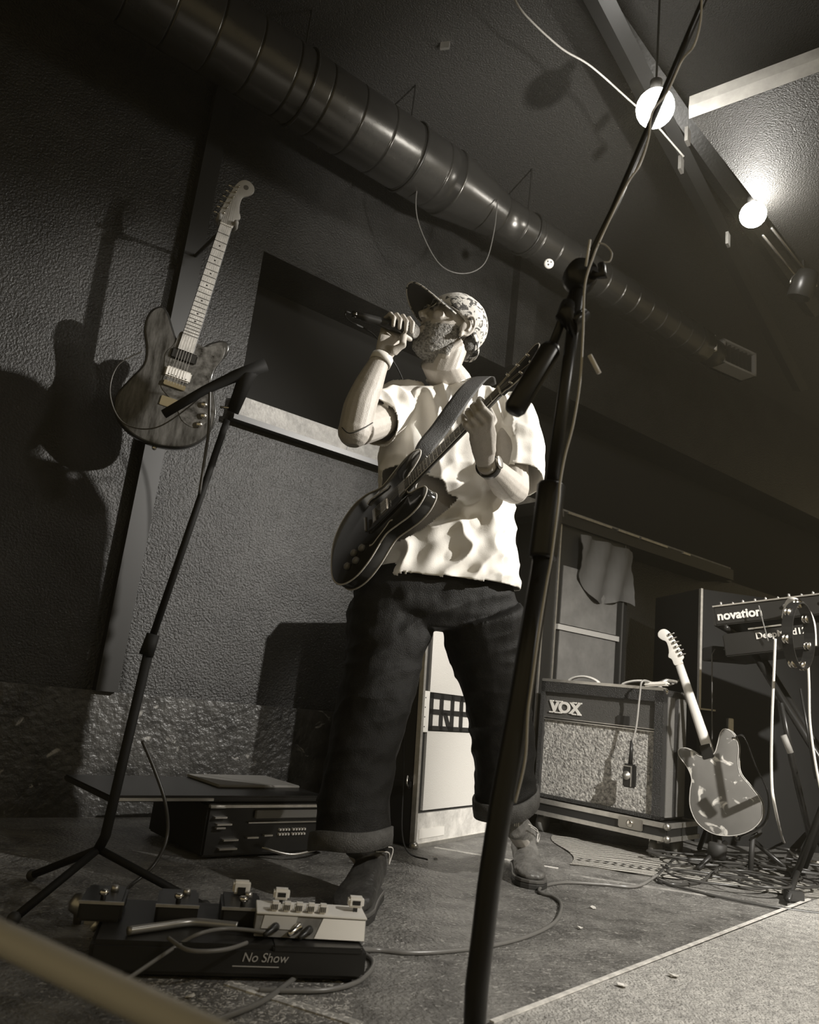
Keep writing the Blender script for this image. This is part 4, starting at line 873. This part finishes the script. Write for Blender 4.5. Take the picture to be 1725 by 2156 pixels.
# ================================================================ the singer
def union(name, mb_, voxel, m, parent, smooth=4, disp=None, cuts=(), solid=0, label=None):
    me = bpy.data.meshes.new('u'); me.from_pydata([tuple(v) for v in mb_.V], [], mb_.F); me.update()
    o = bpy.data.objects.new('u', me); COL.objects.link(o)
    r = o.modifiers.new('r', 'REMESH'); r.mode = 'VOXEL'; r.voxel_size = voxel
    s = o.modifiers.new('s', 'SMOOTH'); s.iterations = smooth; s.factor = .5
    bpy.context.view_layer.update()
    ev = bpy.data.meshes.new_from_object(o.evaluated_get(bpy.context.evaluated_depsgraph_get()))
    n = len(ev.vertices); co = np.empty(n*3); ev.vertices.foreach_get('co', co); co = co.reshape(-1, 3)
    no = np.empty(n*3); ev.vertices.foreach_get('normal', no); no = no.reshape(-1, 3)
    if disp: co = co + no*np.array([disp(Vector(c)) for c in co])[:, None]
    fs = [tuple(p.vertices) for p in ev.polygons]
    if cuts:
        keep = []
        cen = [(co[list(f)].mean(0), no[list(f)].mean(0)) for f in fs]
        for f, (c, nn_) in zip(fs, cen):
            ok = True
            for (pt, ax, tol) in cuts:
                dlt = c-np.array(pt); h = dlt.dot(np.array(ax))
                if h > -tol and nn_.dot(np.array(ax)) > .55 and np.linalg.norm(dlt-h*np.array(ax)) < .35: ok = False; break
            if ok: keep.append(f)
        fs = keep
    bpy.data.objects.remove(o); bpy.data.meshes.remove(me)
    V = [Vector(c) for c in co]
    if solid:
        n0 = len(V); V2 = [Vector(co[i]-no[i]*solid) for i in range(n0)]
        cnt = {}
        for f in fs:
            for i in range(len(f)):
                e = (f[i], f[(i+1) % len(f)]); cnt[e] = 1
        rim = [(a, b) for (a, b) in cnt if (b, a) not in cnt]
        fs = fs + [tuple(i+n0 for i in f[::-1]) for f in fs] + [(b, a, a+n0, b+n0) for a, b in rim]
        V = V+V2
    used = sorted({i for f in fs for i in f}); mp_i = {o_: k for k, o_ in enumerate(used)}
    return put(name, [V[i] for i in used], [tuple(mp_i[i] for i in f) for f in fs], m, parent, True, label)
def loft(mb_, rings, n=28, side=(1, 0, 0)):
    """rings: (centre, half side, half front, [side vector])"""
    R = []
    for i, rg in enumerate(rings):
        c = Vector(rg[0]); a = Vector(rings[max(0, i-1)][0]); b = Vector(rings[min(len(rings)-1, i+1)][0]); t = (b-a).normalized()
        s = Vector(rg[3] if len(rg) > 3 else side); s = (s-t*s.dot(t)).normalized(); f = t.cross(s)
        e = 2.4
        R.append([c+s*(rg[1]*math.copysign(abs(math.cos(q))**(2/e), math.cos(q)))+f*(rg[2]*math.copysign(abs(math.sin(q))**(2/e), math.sin(q))) for q in [2*PI*j/n for j in range(n)]])
    return mb_.rings(R, True)
def pxw(w_, d): return w_*d/F_PX
man = thing('person', 'person in white t-shirt and patterned cap singing into a microphone with guitar', 'person', (.22, 2.38, 0))
SH = Vector((.985, .17, 0)); HP = Vector((.95, .30, 0))
# ---- head frame
hf = Vector((-.86, -.40, .30)).normalized(); hu = Vector((.26, .06, .96)); hu = (hu-hf*hu.dot(hf)).normalized(); hl = hu.cross(hf)
HC = P(950, 694, 2.30)
HMx = Matrix(((hf.x, hl.x, hu.x, HC.x), (hf.y, hl.y, hu.y, HC.y), (hf.z, hl.z, hu.z, HC.z), (0, 0, 0, 1)))
def H(x, y, z): return HMx @ Vector((x, y, z))
RH = HMx.to_3x3()
# ---- joints
S_R, E_R, W_R = P(845, 856, 2.36), P(746, 908, 2.07), P(806, 752, 2.11)
S_L, E_L, W_L = P(1068, 872, 2.39), P(1083, 1030, 2.25), P(1022, 976, 2.03)
NB = P(950, 806, 2.39)
body = MB()
loft(body, [(P(920, 1300, 2.37), .15, .09), (P(922, 1240, 2.37), .17, .10), (P(930, 1130, 2.38), .155, .10), (P(940, 1020, 2.39), .16, .105), (P(950, 900, 2.40), .175, .10), (P(954, 845, 2.40), .165, .075), (P(951, 815, 2.39), .09, .062)], 24, SH)
loft(body, [(P(952, 840, 2.395), .075, .07), (NB, .070, .066), (H(-.022, 0, -.13), .066, .062), (H(-.022, 0, -.05), .058, .058)], 20, SH)
# sternomastoid and throat
body.tube([P(925, 820, 2.33), H(.0, .05, -.105), H(-.03, .062, -.05)], [.012, .013, .011], 8)
# cranium, jaw, face
body.ball(HC+RH @ Vector((-.012, 0, .032)), (.096, .076, .086), 14, R=RH)
jaw = []
for z, cx, rx, ry in ((.05, .002, .086, .070), (.01, .008, .084, .071), (-.035, .013, .080, .067), (-.072, .018, .075, .062), (-.105, .028, .062, .052), (-.128, .040, .042, .038), (-.140, .046, .020, .020)):
    jaw.append([H(cx+rx*math.cos(a), ry*math.sin(a), z) for a in [2*PI*j/24 for j in range(24)]])
body.rings(jaw)
body.tube([H(.088, 0, .028), H(.100, 0, .005), H(.113, 0, -.016), H(.105, 0, -.024)], [.009, .0105, .014, .010], 10)
for s in (-1, 1):
    body.ball(H(.100, s*.011, -.020), .0085, 6)
    body.tube([H(.086, s*.052, .032), H(.097, s*.030, .038), H(.095, s*.008, .030)], .008, 8)      # brow
    body.ball(H(.071, s*.045, -.010), (.020, .020, .018), 8, R=RH)                                    # cheekbone
    body.ball(H(.082, s*.031, .016), .0125, 8)                                                       # eyelids
    # ear
    e0 = H(-.018, s*.078, -.014)
    body.ball(e0, (.019, .009, .032), 8, R=RH)
    body.tube([H(-.018-.022*math.cos(a), s*(.089+.006*math.sin(a)), -.008+.034*math.sin(a)) for a in [(-1.3+k*.42) for k in range(10)]], .0052, 8)
    body.tube([H(-.016-.011*math.cos(a), s*.090, -.010+.019*math.sin(a)) for a in [(-.9+k*.42) for k in range(7)]], .0036, 6)
    body.ball(H(-.012, s*.084, -.044), (.008, .007, .012), 6, R=RH)
body.tube([H(.083, -.024, -.060), H(.094, -.010, -.057), H(.095, 0, -.0585), H(.094, .010, -.057), H(.083, .024, -.060)], .0055, 8)
body.tube([H(.082, -.022, -.072), H(.092, -.008, -.074), H(.092, .008, -.074), H(.082, .022, -.072)], .006, 8)
body.ball(H(.074, 0, -.118), .022, 8)
# arms
def limb(pts, rr): body.tube(crom(pts, 4), [r for i in range(len(rr)-1) for r in [rr[i]+(rr[i+1]-rr[i])*k/4 for k in range(4)]]+[rr[-1]], 16)
limb([S_R, S_R.lerp(E_R, .5)+Vector((0, 0, -.008)), E_R+(S_R-E_R)*.08, ], [.060, .055, .050])
body.ball(E_R, .048, 8)
limb([E_R+Vector((0, 0, -.008)), P(757, 860, 2.075), P(775, 815, 2.09), P(793, 775, 2.105), W_R], [.046, .048, .043, .033, .027])
limb([S_L, S_L.lerp(E_L, .5), E_L], [.060, .054, .047])
body.ball(E_L, .046, 8)
limb([E_L, E_L.lerp(W_L, .3)+Vector((.0, 0, -.006)), E_L.lerp(W_L, .65), W_L], [.045, .048, .038, .027])
# ---- hands
def hand(wrist, kn, fingers, thumb, back):
    kc = sum(kn, Vector())/4; back = Vector(back)
    for k, (q, js) in enumerate(zip(kn, fingers)):
        st = wrist.lerp(q, .12)+(q-kc)*.12
        body.tube([st, wrist.lerp(q, .55), q], [(.015, .013), (.0135, .0125), .0108], 10)
        rr = [.0100, .0094, .0086, .0078, .0060]
        body.tube([q]+js, rr[:len(js)+1], 10)
        for j_, r_ in zip([q]+js[:-1], (.0106, .0098, .0090, .0081)): body.ball(j_, r_, 5)
        body.ball(js[-1], .0066, 5)
    sdv = (kn[0]-kn[3]).normalized()
    body.tube([wrist, wrist.lerp(kc, .35), wrist.lerp(kc, .7), kc], [(.026, .017), (.034, .017), (.039, .014), (.034, .010)], 14, side=sdv)
    body.tube(thumb, [.018, .0150, .0118, .0105, .0078][:len(thumb)], 10); body.ball(thumb[-1], .0082, 5); body.ball(thumb[-2], .0108, 5)
# right hand round the microphone
bk_ = Vector((0, 1, 0)); bk_ = (bk_-md*bk_.dot(md)).normalized(); up_ = bk_.cross(md); up_ = up_ if up_.z > 0 else -up_
kn, fg = [], []
for k in range(4):      # index nearest the mouth
    s = ML-.018-.0225*k
    c = M0+md*s; L_ = (1.0, 1.06, 1.0, .88)[k]
    kn.append(c+bk_*.030-up_*.004)
    fg.append([c+bk_*.014+up_*.030*L_, c-bk_*.014+up_*.031*L_-md*.002, c-bk_*.0315+up_*.008, c-bk_*.026-up_*.018*L_])
hand(W_R, kn, fg, [W_R.lerp(kn[0], .25)-bk_*.012, P(832, 738, 2.085), P(848, 727, 2.08), M0+md*(ML-.035)-up_*.028-bk_*.006, M0+md*(ML-.008)-up_*.030], (0, 1, 0))
# left hand round the guitar neck
gx, gy, gz = [(G3.to_3x3() @ Vector(v)).normalized() for v in ((1, 0, 0), (0, 1, 0), (0, 0, 1))]
def ngp(x): return G3 @ Vector((x, 0, .012))
kn, fg = [], []
for k in range(4):      # index nearest the nut
    c = ngp(.362-.027*k)
    L_ = (1.0, 1.05, 1.0, .85)[k]
    kn.append(c-gy*.046+gz*.004-gx*.004)
    fg.append([c-gy*.044+gz*.036, c-gy*.020+gz*.045*L_, c+gy*.004*L_+gz*.036, c+gy*.008+gz*.025])
hand(W_L, kn, fg, [W_L.lerp(kn[0], .3)-gz*.012, ngp(.32)-gy*.040-gz*.020, ngp(.335)-gy*.010-gz*.034, ngp(.34)+gy*.026-gz*.022, ngp(.345)+gy*.040-gz*.002], (0, 1, 0))
# ---- legs inside the trousers
R_rows = [(825, 1290, 92, 2.36), (806, 1400, 76, 2.31), (785, 1490, 73, 2.26), (762, 1580, 68, 2.22), (745, 1690, 69, 2.185), (737, 1785, 70, 2.17)]
L_rows = [(1012, 1290, 86, 2.39), (1034, 1400, 76, 2.44), (1052, 1500, 65, 2.50), (1061, 1600, 59, 2.55), (1067, 1708, 54, 2.585)]
for rows in (R_rows, L_rows):
    limb([P(x, y, d) for x, y, h, d in rows], [(.092, .080, .066, .056, .046, .036, .034)[i] if len(rows) == 6 else (.092, .078, .062, .048, .034)[i] for i in range(len(rows))])
HR, HL_ = Z(778, 1893), Z(1097, 1832)
for hp_, ank, fd in ((HR, P(757, 1800, 2.185), Vector((-.20, -1, 0))), (HL_, P(1082, 1745, 2.60), Vector((-.04, -1, 0)))):
    fd.normalize(); a = Vector((hp_.x, hp_.y, .09))+fd*.04
    body.tube([ank+Vector((0, 0, .1)), ank, a], [.034, .030, .030], 12); body.tube([a, Vector((hp_.x, hp_.y, .045))+fd*.12, Vector((hp_.x, hp_.y, .032))+fd*.20], [.030, .024, .018], 12)
bd = union('body', body, .0031, M_SKIN, man, 3)
# beard: the lower-jaw faces of the body, lifted a little
HI = HMx.inverted(); bme = bd.data; offv = Vector(man.location); sel = []
loc_ = [HI @ (v.co+offv) for v in bme.vertices]
def isb(p):
    if not (-.035 < p.x < .14 and abs(p.y) < .082 and -.158 < p.z < .0): return False
    top = -.012-.40*max(0, p.x+.005)
    mous = p.x > .080 and abs(p.y) < .034 and -.056 < p.z < -.036
    lips = p.x > .083 and abs(p.y) < .022 and -.080 < p.z < -.056
    if p.z < -.120 and p.x < .012: return False
    if p.x < -.012 and p.z < -.05: return False
    return (p.z < top+.006*noise.noise(p*120) or mous) and not lips
fl = [isb(p) for p in loc_]
fsel = [tuple(f.vertices) for f in bme.polygons if all(fl[i] for i in f.vertices)]
used = sorted({i for f in fsel for i in f}); mpb = {o_: k for k, o_ in enumerate(used)}
put('beard', [bme.vertices[i].co+offv+bme.vertices[i].normal*(.0012+.0030*abs(noise.noise(bme.vertices[i].co*230))) for i in used], [tuple(mpb[i] for i in f) for f in fsel], mat('greying stubble', .30, .85, var=.75, vscale=140, bump=1, bscale=240), man, True, 'short greying beard')

# ---- t-shirt
def fold(p):
    # long folds falling from the shoulders, diagonal ones across the belly
    zt_ = max(0, min(1, (p.z-1.12)/.22))
    q1 = Vector((p.x*17+p.z*3.0, p.y*9, p.z*3.2)); q2 = Vector(((p.x+p.z*.8)*7, p.y*7, (p.z-p.x*.8)*13))
    r1 = 1-abs(noise.noise(q1))*2.6; r2 = 1-abs(noise.noise(q2))*2.4
    s = .016*(max(r1,-.3)-.4)*zt_ + .018*(max(r2,-.3)-.4)*(1-zt_)
    if p.x > .30: s *= .55
    return s + .0035*noise.noise(p*26)
tee = MB()
loft(tee, [(P(925, 1231, 2.375), pxw(176, 2.37), .150), (P(928, 1180, 2.375), pxw(168, 2.37), .145), (P(933, 1100, 2.38), pxw(158, 2.38), .140), (P(942, 1000, 2.385), pxw(150, 2.39), .138), (P(952, 920, 2.39), pxw(150, 2.39), .135), (P(957, 870, 2.395), pxw(148, 2.4), .120), (P(957, 842, 2.40), pxw(128, 2.4), .098), (P(954, 822, 2.40), pxw(88, 2.4), .080), (P(951, 812, 2.395), pxw(56, 2.4), .074)], 40, SH)
sR_e = P(786, 888, 2.20); sL_e = P(1093, 1012, 2.29)
tee.tube(crom([P(870, 858, 2.39), S_R, P(812, 874, 2.28), sR_e], 5), [.085]*5+[.084]*5+[.080]*6, 24)
tee.tube(crom([P(1045, 868, 2.40), P(1078, 885, 2.385), P(1093, 950, 2.34), sL_e], 5), [.080]*5+[.083]*5+[.080]*6, 24)
dn = (P(925, 1231, 2.375)-P(928, 1180, 2.375)).normalized()
cuts = [(P(925, 1231, 2.375), dn, .012), (sR_e, (sR_e-P(812, 874, 2.28)).normalized(), .012), (sL_e, (sL_e-P(1093, 950, 2.34)).normalized(), .012), (P(951, 812, 2.395), Vector((-.05, -.1, .99)).normalized(), .014)]
tsh = union('t_shirt', tee, .0048, M_SHIRT, man, 5, fold, cuts, .003)
cr = []
for k in range(28):
    a = 2*PI*k/28; cr.append(P(951, 812, 2.395)+SH*math.cos(a)*.080+Vector((-.17, .985, 0))*math.sin(a)*.078+Vector((0, 0, .006+.020*math.sin(a))))
MB().tube(cr, (.009), 8, True).build('neck_band', M_SHIRT, tsh, True)

# ---- trousers
def tfold(p):
    q = Vector((p.x*6+p.z*4, p.y*6, p.z*17-p.x*6)); s = .0075*(.6-abs(noise.noise(q))*2)
    q = Vector((p.x*11-p.z*5, p.y*9, p.z*5+3)); return s + .007*noise.noise(q) + .0025*noise.noise(p*30)
tr = MB()
loft(tr, [(P(922, 1205, 2.37), pxw(160, 2.37), .120), (P(920, 1250, 2.37), pxw(174, 2.37), .130), (P(919, 1295, 2.37), pxw(176, 2.37), .125), (P(918, 1325, 2.37), pxw(150, 2.37), .10)], 36, HP)
for rows in (R_rows, L_rows):
    loft(tr, [(P(x, y, d), pxw(h, d), pxw(h, d)*(1.02 if i else 1.05)) for i, (x, y, h, d) in enumerate(rows)], 30, HP)
cuts = []
for rows in (R_rows, L_rows):
    a = P(*[rows[-1][i] for i in (0, 1, 3)]); b = P(*[rows[-2][i] for i in (0, 1, 3)]); cuts.append((a, (a-b).normalized(), .012))
cuts.append((P(922, 1205, 2.37), (0, 0, 1), .012))
trs = union('trousers', tr, .0055, M_TROU, man, 4, tfold, cuts, .003)
def cuff(rows, y0, y1, extra, tilt):
    (xa, ya, ha, da), (xb, yb, hb_, db) = rows[-2], rows[-1]
    pts = []
    for y, e in ((y0, .004), (y0+1.5, .0085), ((y0+y1)/2, .010), (y1, .009), (y1+1.5, .004)):
        t = (y-ya)/(yb-ya); x = xa+(xb-xa)*t; h = ha+(hb_-ha)*t; d = da+(db-da)*t
        pts.append((P(x, y, d), pxw(h, d)+e+extra, pxw(h, d)+e+extra))
    n = 40; R = []
    for c, a, b in pts:
        t = (pts[-1][0]-pts[0][0]).normalized(); s = (HP-t*HP.dot(t)).normalized(); f = t.cross(s)
        R.append([c+s*(a*math.cos(q))+f*(b*math.sin(q))+Vector((0, 0, tilt*math.cos(q)+.004*math.sin(3*q))) for q in [2*PI*j/n for j in range(n)]])
    ins = [[v+(pts[2][0]-v).normalized()*.012 for v in r] for r in R[::-1]]
    return MB().rings(R+ins, False, True).build('trouser_cuff', mat('inner cotton cuff', .075, .6, var=.3, vscale=40, bump=.4, bscale=300), trs, True, 'rolled trouser cuff')
cuff(R_rows, 1745, 1785, .008, .012); cuff(L_rows, 1668, 1704, .008, .014)
# ---- boots
def boot(hp_, ank, fd, m, lab):
    fd = Vector(fd).normalized(); sd = Vector((-fd.y, fd.x, 0)); b = MB(); g = lambda x, y, z: Vector((hp_.x, hp_.y, 0))+fd*x+sd*y+UP*z
    rg = []
    for x, w_, z0, z1 in ((-.028, .020, .03, .07), (-.012, .034, .026, .10), (.03, .040, .024, .125), (.08, .040, .024, .120), (.13, .045, .024, .092), (.18, .051, .024, .072), (.22, .050, .024, .060), (.25, .040, .024, .050), (.268, .020, .026, .040)):
        rg.append([g(x, w_*math.copysign(abs(math.cos(q))**.8, math.cos(q)), (z0+z1)/2+(z1-z0)/2*math.copysign(abs(math.sin(q))**.8, math.sin(q))) for q in [2*PI*j/24 for j in range(24)]])
    b.rings(rg)
    b.tube([g(.022, 0, .07), g(.020, 0, .12), ank+UP*.02, ank+UP*.09], [(.044, .046), (.040, .046), (.042, .048), (.046, .052)], 20, side=sd)
    o = union('boot', b, .004, m, man, 6, lambda p: .0016*noise.noise(p*38), label=lab)
    so = ccw([(-.04, 0)]+[(x, w_) for x, w_ in ((-.034, .022), (0, .040), (.06, .042), (.12, .047), (.19, .056), (.235, .052), (.265, .036), (.278, .012))]+[(x, -w_) for x, w_ in ((.278, .012), (.265, .036), (.235, .052), (.19, .056), (.12, .047), (.06, .042), (0, .040), (-.034, .022))])
    SMx = Matrix(((fd.x, sd.x, 0, hp_.x), (fd.y, sd.y, 0, hp_.y), (0, 0, 1, 0), (0, 0, 0, 1)))
    MB().prism(so, .0, .016, .003, SMx).build('boot_sole', M_RUB, o); MB().prism([(x*1.0, y*.985) for x, y in so], .0165, .027, .003, SMx).build('boot_welt', mat('boot welt', .10, .35), o)
    for s in (-1, 1):
        gp = crom([ank+sd*s*.049+fd*(-.022)+UP*.02, g(.0, s*.048, .135), g(.012, s*.047, .105), g(.03, s*.047, .10), g(.045, s*.047, .13), ank+sd*s*.049+fd*.028+UP*.02], 5)
        MB().tube(gp, .0018, 6).build('gore_piping', M_CREAM if s > 0 else M_ALU, o, True, 'pale piping round the elastic side panel')
    tp = [ank+fd*.053+UP*.055, ank+fd*.056+UP*.02]
    for k in (-1, 0, 1): MB().tube([p_+sd*k*.006 for p_ in tp], .0018, 5).build('pull_tab_stripe', M_WHITE if k else M_CREAM, o)
    return o
boot(HR, P(757, 1800, 2.185), (-.20, -1, 0), M_LEATH, 'black leather ankle boot on the nearer foot')
boot(HL_, P(1082, 1748, 2.60), (-.04, -1, 0), M_LEATHW, 'lighter grey leather ankle boot on the far foot')

# ---- cap
cr_ = MB(); cx_, cz_ = -.012, .034; RX, RY, RZ = .107, .088, .098
n, k_ = 44, 18; V = []; Fc = []
zc = lambda x: .004+.42*x
for i in range(k_+1):
    for j in range(n):
        a = 2*PI*j/n; e0 = None
        ca, sa = math.cos(a), math.sin(a)
        # lower edge angle: solve z = zc(x)
        lo = -.9
        for _ in range(30):
            x = cx_+RX*math.cos(lo)*ca; z = cz_+RZ*math.sin(lo)
            if z < zc(x): lo += .04
            else: break
        t = lo+(PI/2-lo)*i/k_
        bump_ = 1+.012*noise.noise((ca*4, sa*4, t*4))+(.010*math.cos(3*a)**8)
        V.append((cx_+RX*math.cos(t)*ca*bump_, RY*math.cos(t)*sa*bump_, cz_+RZ*math.sin(t)*bump_-.006*(math.cos(t) < .3)))
for i in range(k_):
    for j in range(n): Fc.append((i*n+j, i*n+(j+1) % n, (i+1)*n+(j+1) % n, (i+1)*n+j))
n0 = len(V); V += [(v[0]*.975, v[1]*.975, v[2]*.98) for v in V]; Fc += [tuple(q_+n0 for q_ in f[::-1]) for f in Fc]
Fc += [((j+1) % n, j, j+n0, (j+1) % n+n0) for j in range(n)]
capo = put('cap', V, Fc, M_CAP, man, True, 'pale patterned baseball cap', HMx)
V = []; Fc = []; nu, nv = 24, 8
for i in range(nu+1):
    a = -PI/2+PI*i/nu
    for j in range(nv+1):
        t = j/nv
        y = .084*math.sin(a); xi = cx_+RX*.93*math.sqrt(max(0, 1-(y/.094)**2)); xo = xi+.108*math.cos(a)**.5
        x = xi+(xo-xi)*t; yy = y*(1+.03*t)
        V.append((x, yy, zc(xi)+.006 + .04*(x-xi) - 2.6*yy*yy))
for i in range(nu):
    for j in range(nv): q_ = i*(nv+1)+j; Fc.append((q_, q_+nv+1, q_+nv+2, q_+1))
n0 = len(V); V += [(x, y, z+.0035) for x, y, z in V]; Fc += [tuple(q_+n0 for q_ in f[::-1]) for f in Fc]
bd_ = [i*(nv+1)+nv for i in range(nu+1)]
Fc += [(bd_[i], bd_[i+1], bd_[i+1]+n0, bd_[i]+n0) for i in range(nu)]
put('cap_brim', V, Fc, mat('dark cap brim', .05, .8), capo, True, 'dark curved brim', HMx)
MB().tube([V[b_] for b_ in bd_], .0028, 6, M=HMx).build('brim_edge', M_CAP, capo, True)
MB().ball((cx_, 0, cz_+RZ), .007, 6, M=HMx).build('cap_button', M_CAP, capo, True)
hb_pts = [H(cx_-RX*.985*math.cos(a)*1.0, RY*1.0*math.sin(a), zc(cx_-RX*math.cos(a))+.006) for a in [(-1.3+2.6*k/20) for k in range(21)]]
MB().tube(hb_pts, [(.010, .002)]*21, 6, side=hu).build('cap_strap', M_CAP, capo, True)
# hair at the nape
hr = MB()
for s in (-1, 1): hr.ball(H(-.062, s*.050, -.030), (.022, .018, .030), 8, R=RH)
hr.ball(H(-.080, 0, -.035), (.020, .048, .035), 8, R=RH)
union('hair', hr, .004, mat('short greying hair', .14, .8, var=.6, vscale=120, bump=1, bscale=240), man, 2, lambda p: .002*noise.noise(p*150))
# glasses
for s in (-1, 1):
    lens = [[H(.104-.010*abs(y)/.03+dx, s*(.034)+y*1.0, .018+z) for y, z in [(.024*math.cos(q), .017*math.sin(q)) for q in [2*PI*j/20 for j in range(20)]]] for dx in (0, .003)]
    MB().rings(lens).build('glasses_lens', mat('dark lens', .02, .08), man)
    MB().tube(lens[1], .0018, 6, True).build('glasses_rim', M_STEEL, man, True)
    MB().tube([H(.096, s*.062, .026), H(.05, s*.078, .022), H(-.01, s*.081, .020), H(-.03, s*.080, .005)], .0020, 6).build('glasses_temple', M_STEEL, man, True)
MB().tube([H(.106, -.010, .022), H(.110, 0, .026), H(.106, .010, .022)], .0018, 6).build('glasses_bridge', M_STEEL, man, True)
# wristband (right wrist) and watch (left wrist)
def band(a, b, c, r, w_, m, name, lab):
    ax = (b-a).normalized()
    u = ax.orthogonal().normalized(); v = ax.cross(u)
    R = [[c+ax*h+u*rr_*math.cos(q)+v*rr_*math.sin(q) for q in [2*PI*j/28 for j in range(28)]] for h, rr_ in ((-w_/2, r), (-w_/2, r+.0025), (w_/2, r+.0025), (w_/2, r))]
    return MB().rings(R, False, True).build(name, m, man, True, lab)
fa = (W_R-P(775, 815, 2.09)).normalized()
band(P(775, 815, 2.09), W_R, W_R-fa*.012, .0315, .024, mat('pale wristband', .72, .5), 'wristband', 'pale fabric wristband')
wwt = band(E_L, W_L, W_L.lerp(E_L, .10), .0325, .024, M_BLKM, 'wristwatch', 'dark wristwatch')
wc_ = W_L.lerp(E_L, .10); MB().lathe([(.018, 0), (.019, .007), (.015, .009), (0, .009)], wc_+Vector((.024, -.018, .008)), (.8, -.55, .2), 18).build('watch_face', M_STEEL, wwt, True)
# tattoo bands on the raised elbow
MB().tube(crom([P(720, 900, 2.03), P(735, 912, 2.015), P(760, 905, 2.02), P(785, 890, 2.06)], 5), .0016, 5).build('tattoo_line', M_BLACK, man, True)
# guitar strap over the left shoulder down to the guitar
sp = [G3 @ Vector((-.02, .10, -.03)), P(893, 948, 2.17), P(925, 905, 2.215), P(955, 862, 2.225), P(985, 822, 2.255), P(1010, 797, 2.33), P(1025, 795, 2.41), P(1030, 815, 2.50)]
nr = [Vector(v) for v in ((0, -1, 0), (0, -1, 0), (0, -1, 0), (0, -1, .1), (0, -1, .5), (0, -.5, 1), (0, .3, 1), (0, 1, .4))]
st = crom(sp, 6); sn = crom(nr, 6); sdl = []
for i in range(len(st)):
    t = (st[min(i+1, len(st)-1)]-st[max(0, i-1)]).normalized(); sdl.append(t.cross(sn[i]).normalized())
MB().tube(st, [(.0270, .0018)]*len(st), 8, side=sdl).build('guitar_strap', mat('dark grey strap webbing', .03, .6, bump=.4, bscale=300), g3, True, 'wide dark grey strap over the shoulder')

# ---- thin veil haze filling the room, added to lift the blacks
hz = MB().box((-3.1, -1.1, .005), (3.5, 6.0, 3.24))
m = bpy.data.materials.new('thin veil haze'); m.use_nodes = True; nt = m.node_tree; nt.nodes.remove(nt.nodes['Principled BSDF'])
vs = nt.nodes.new('ShaderNodeVolumeScatter'); vs.inputs['Color'].default_value = (1, .90, .66, 1); vs.inputs['Density'].default_value = .008; vs.inputs['Anisotropy'].default_value = .35
nt.links.new(vs.outputs[0], nt.nodes['Material Output'].inputs['Volume'])
o = hz.build('haze', m); tag(o, 'thin haze added over the stage to lift the blacks', 'haze', kind='stuff')
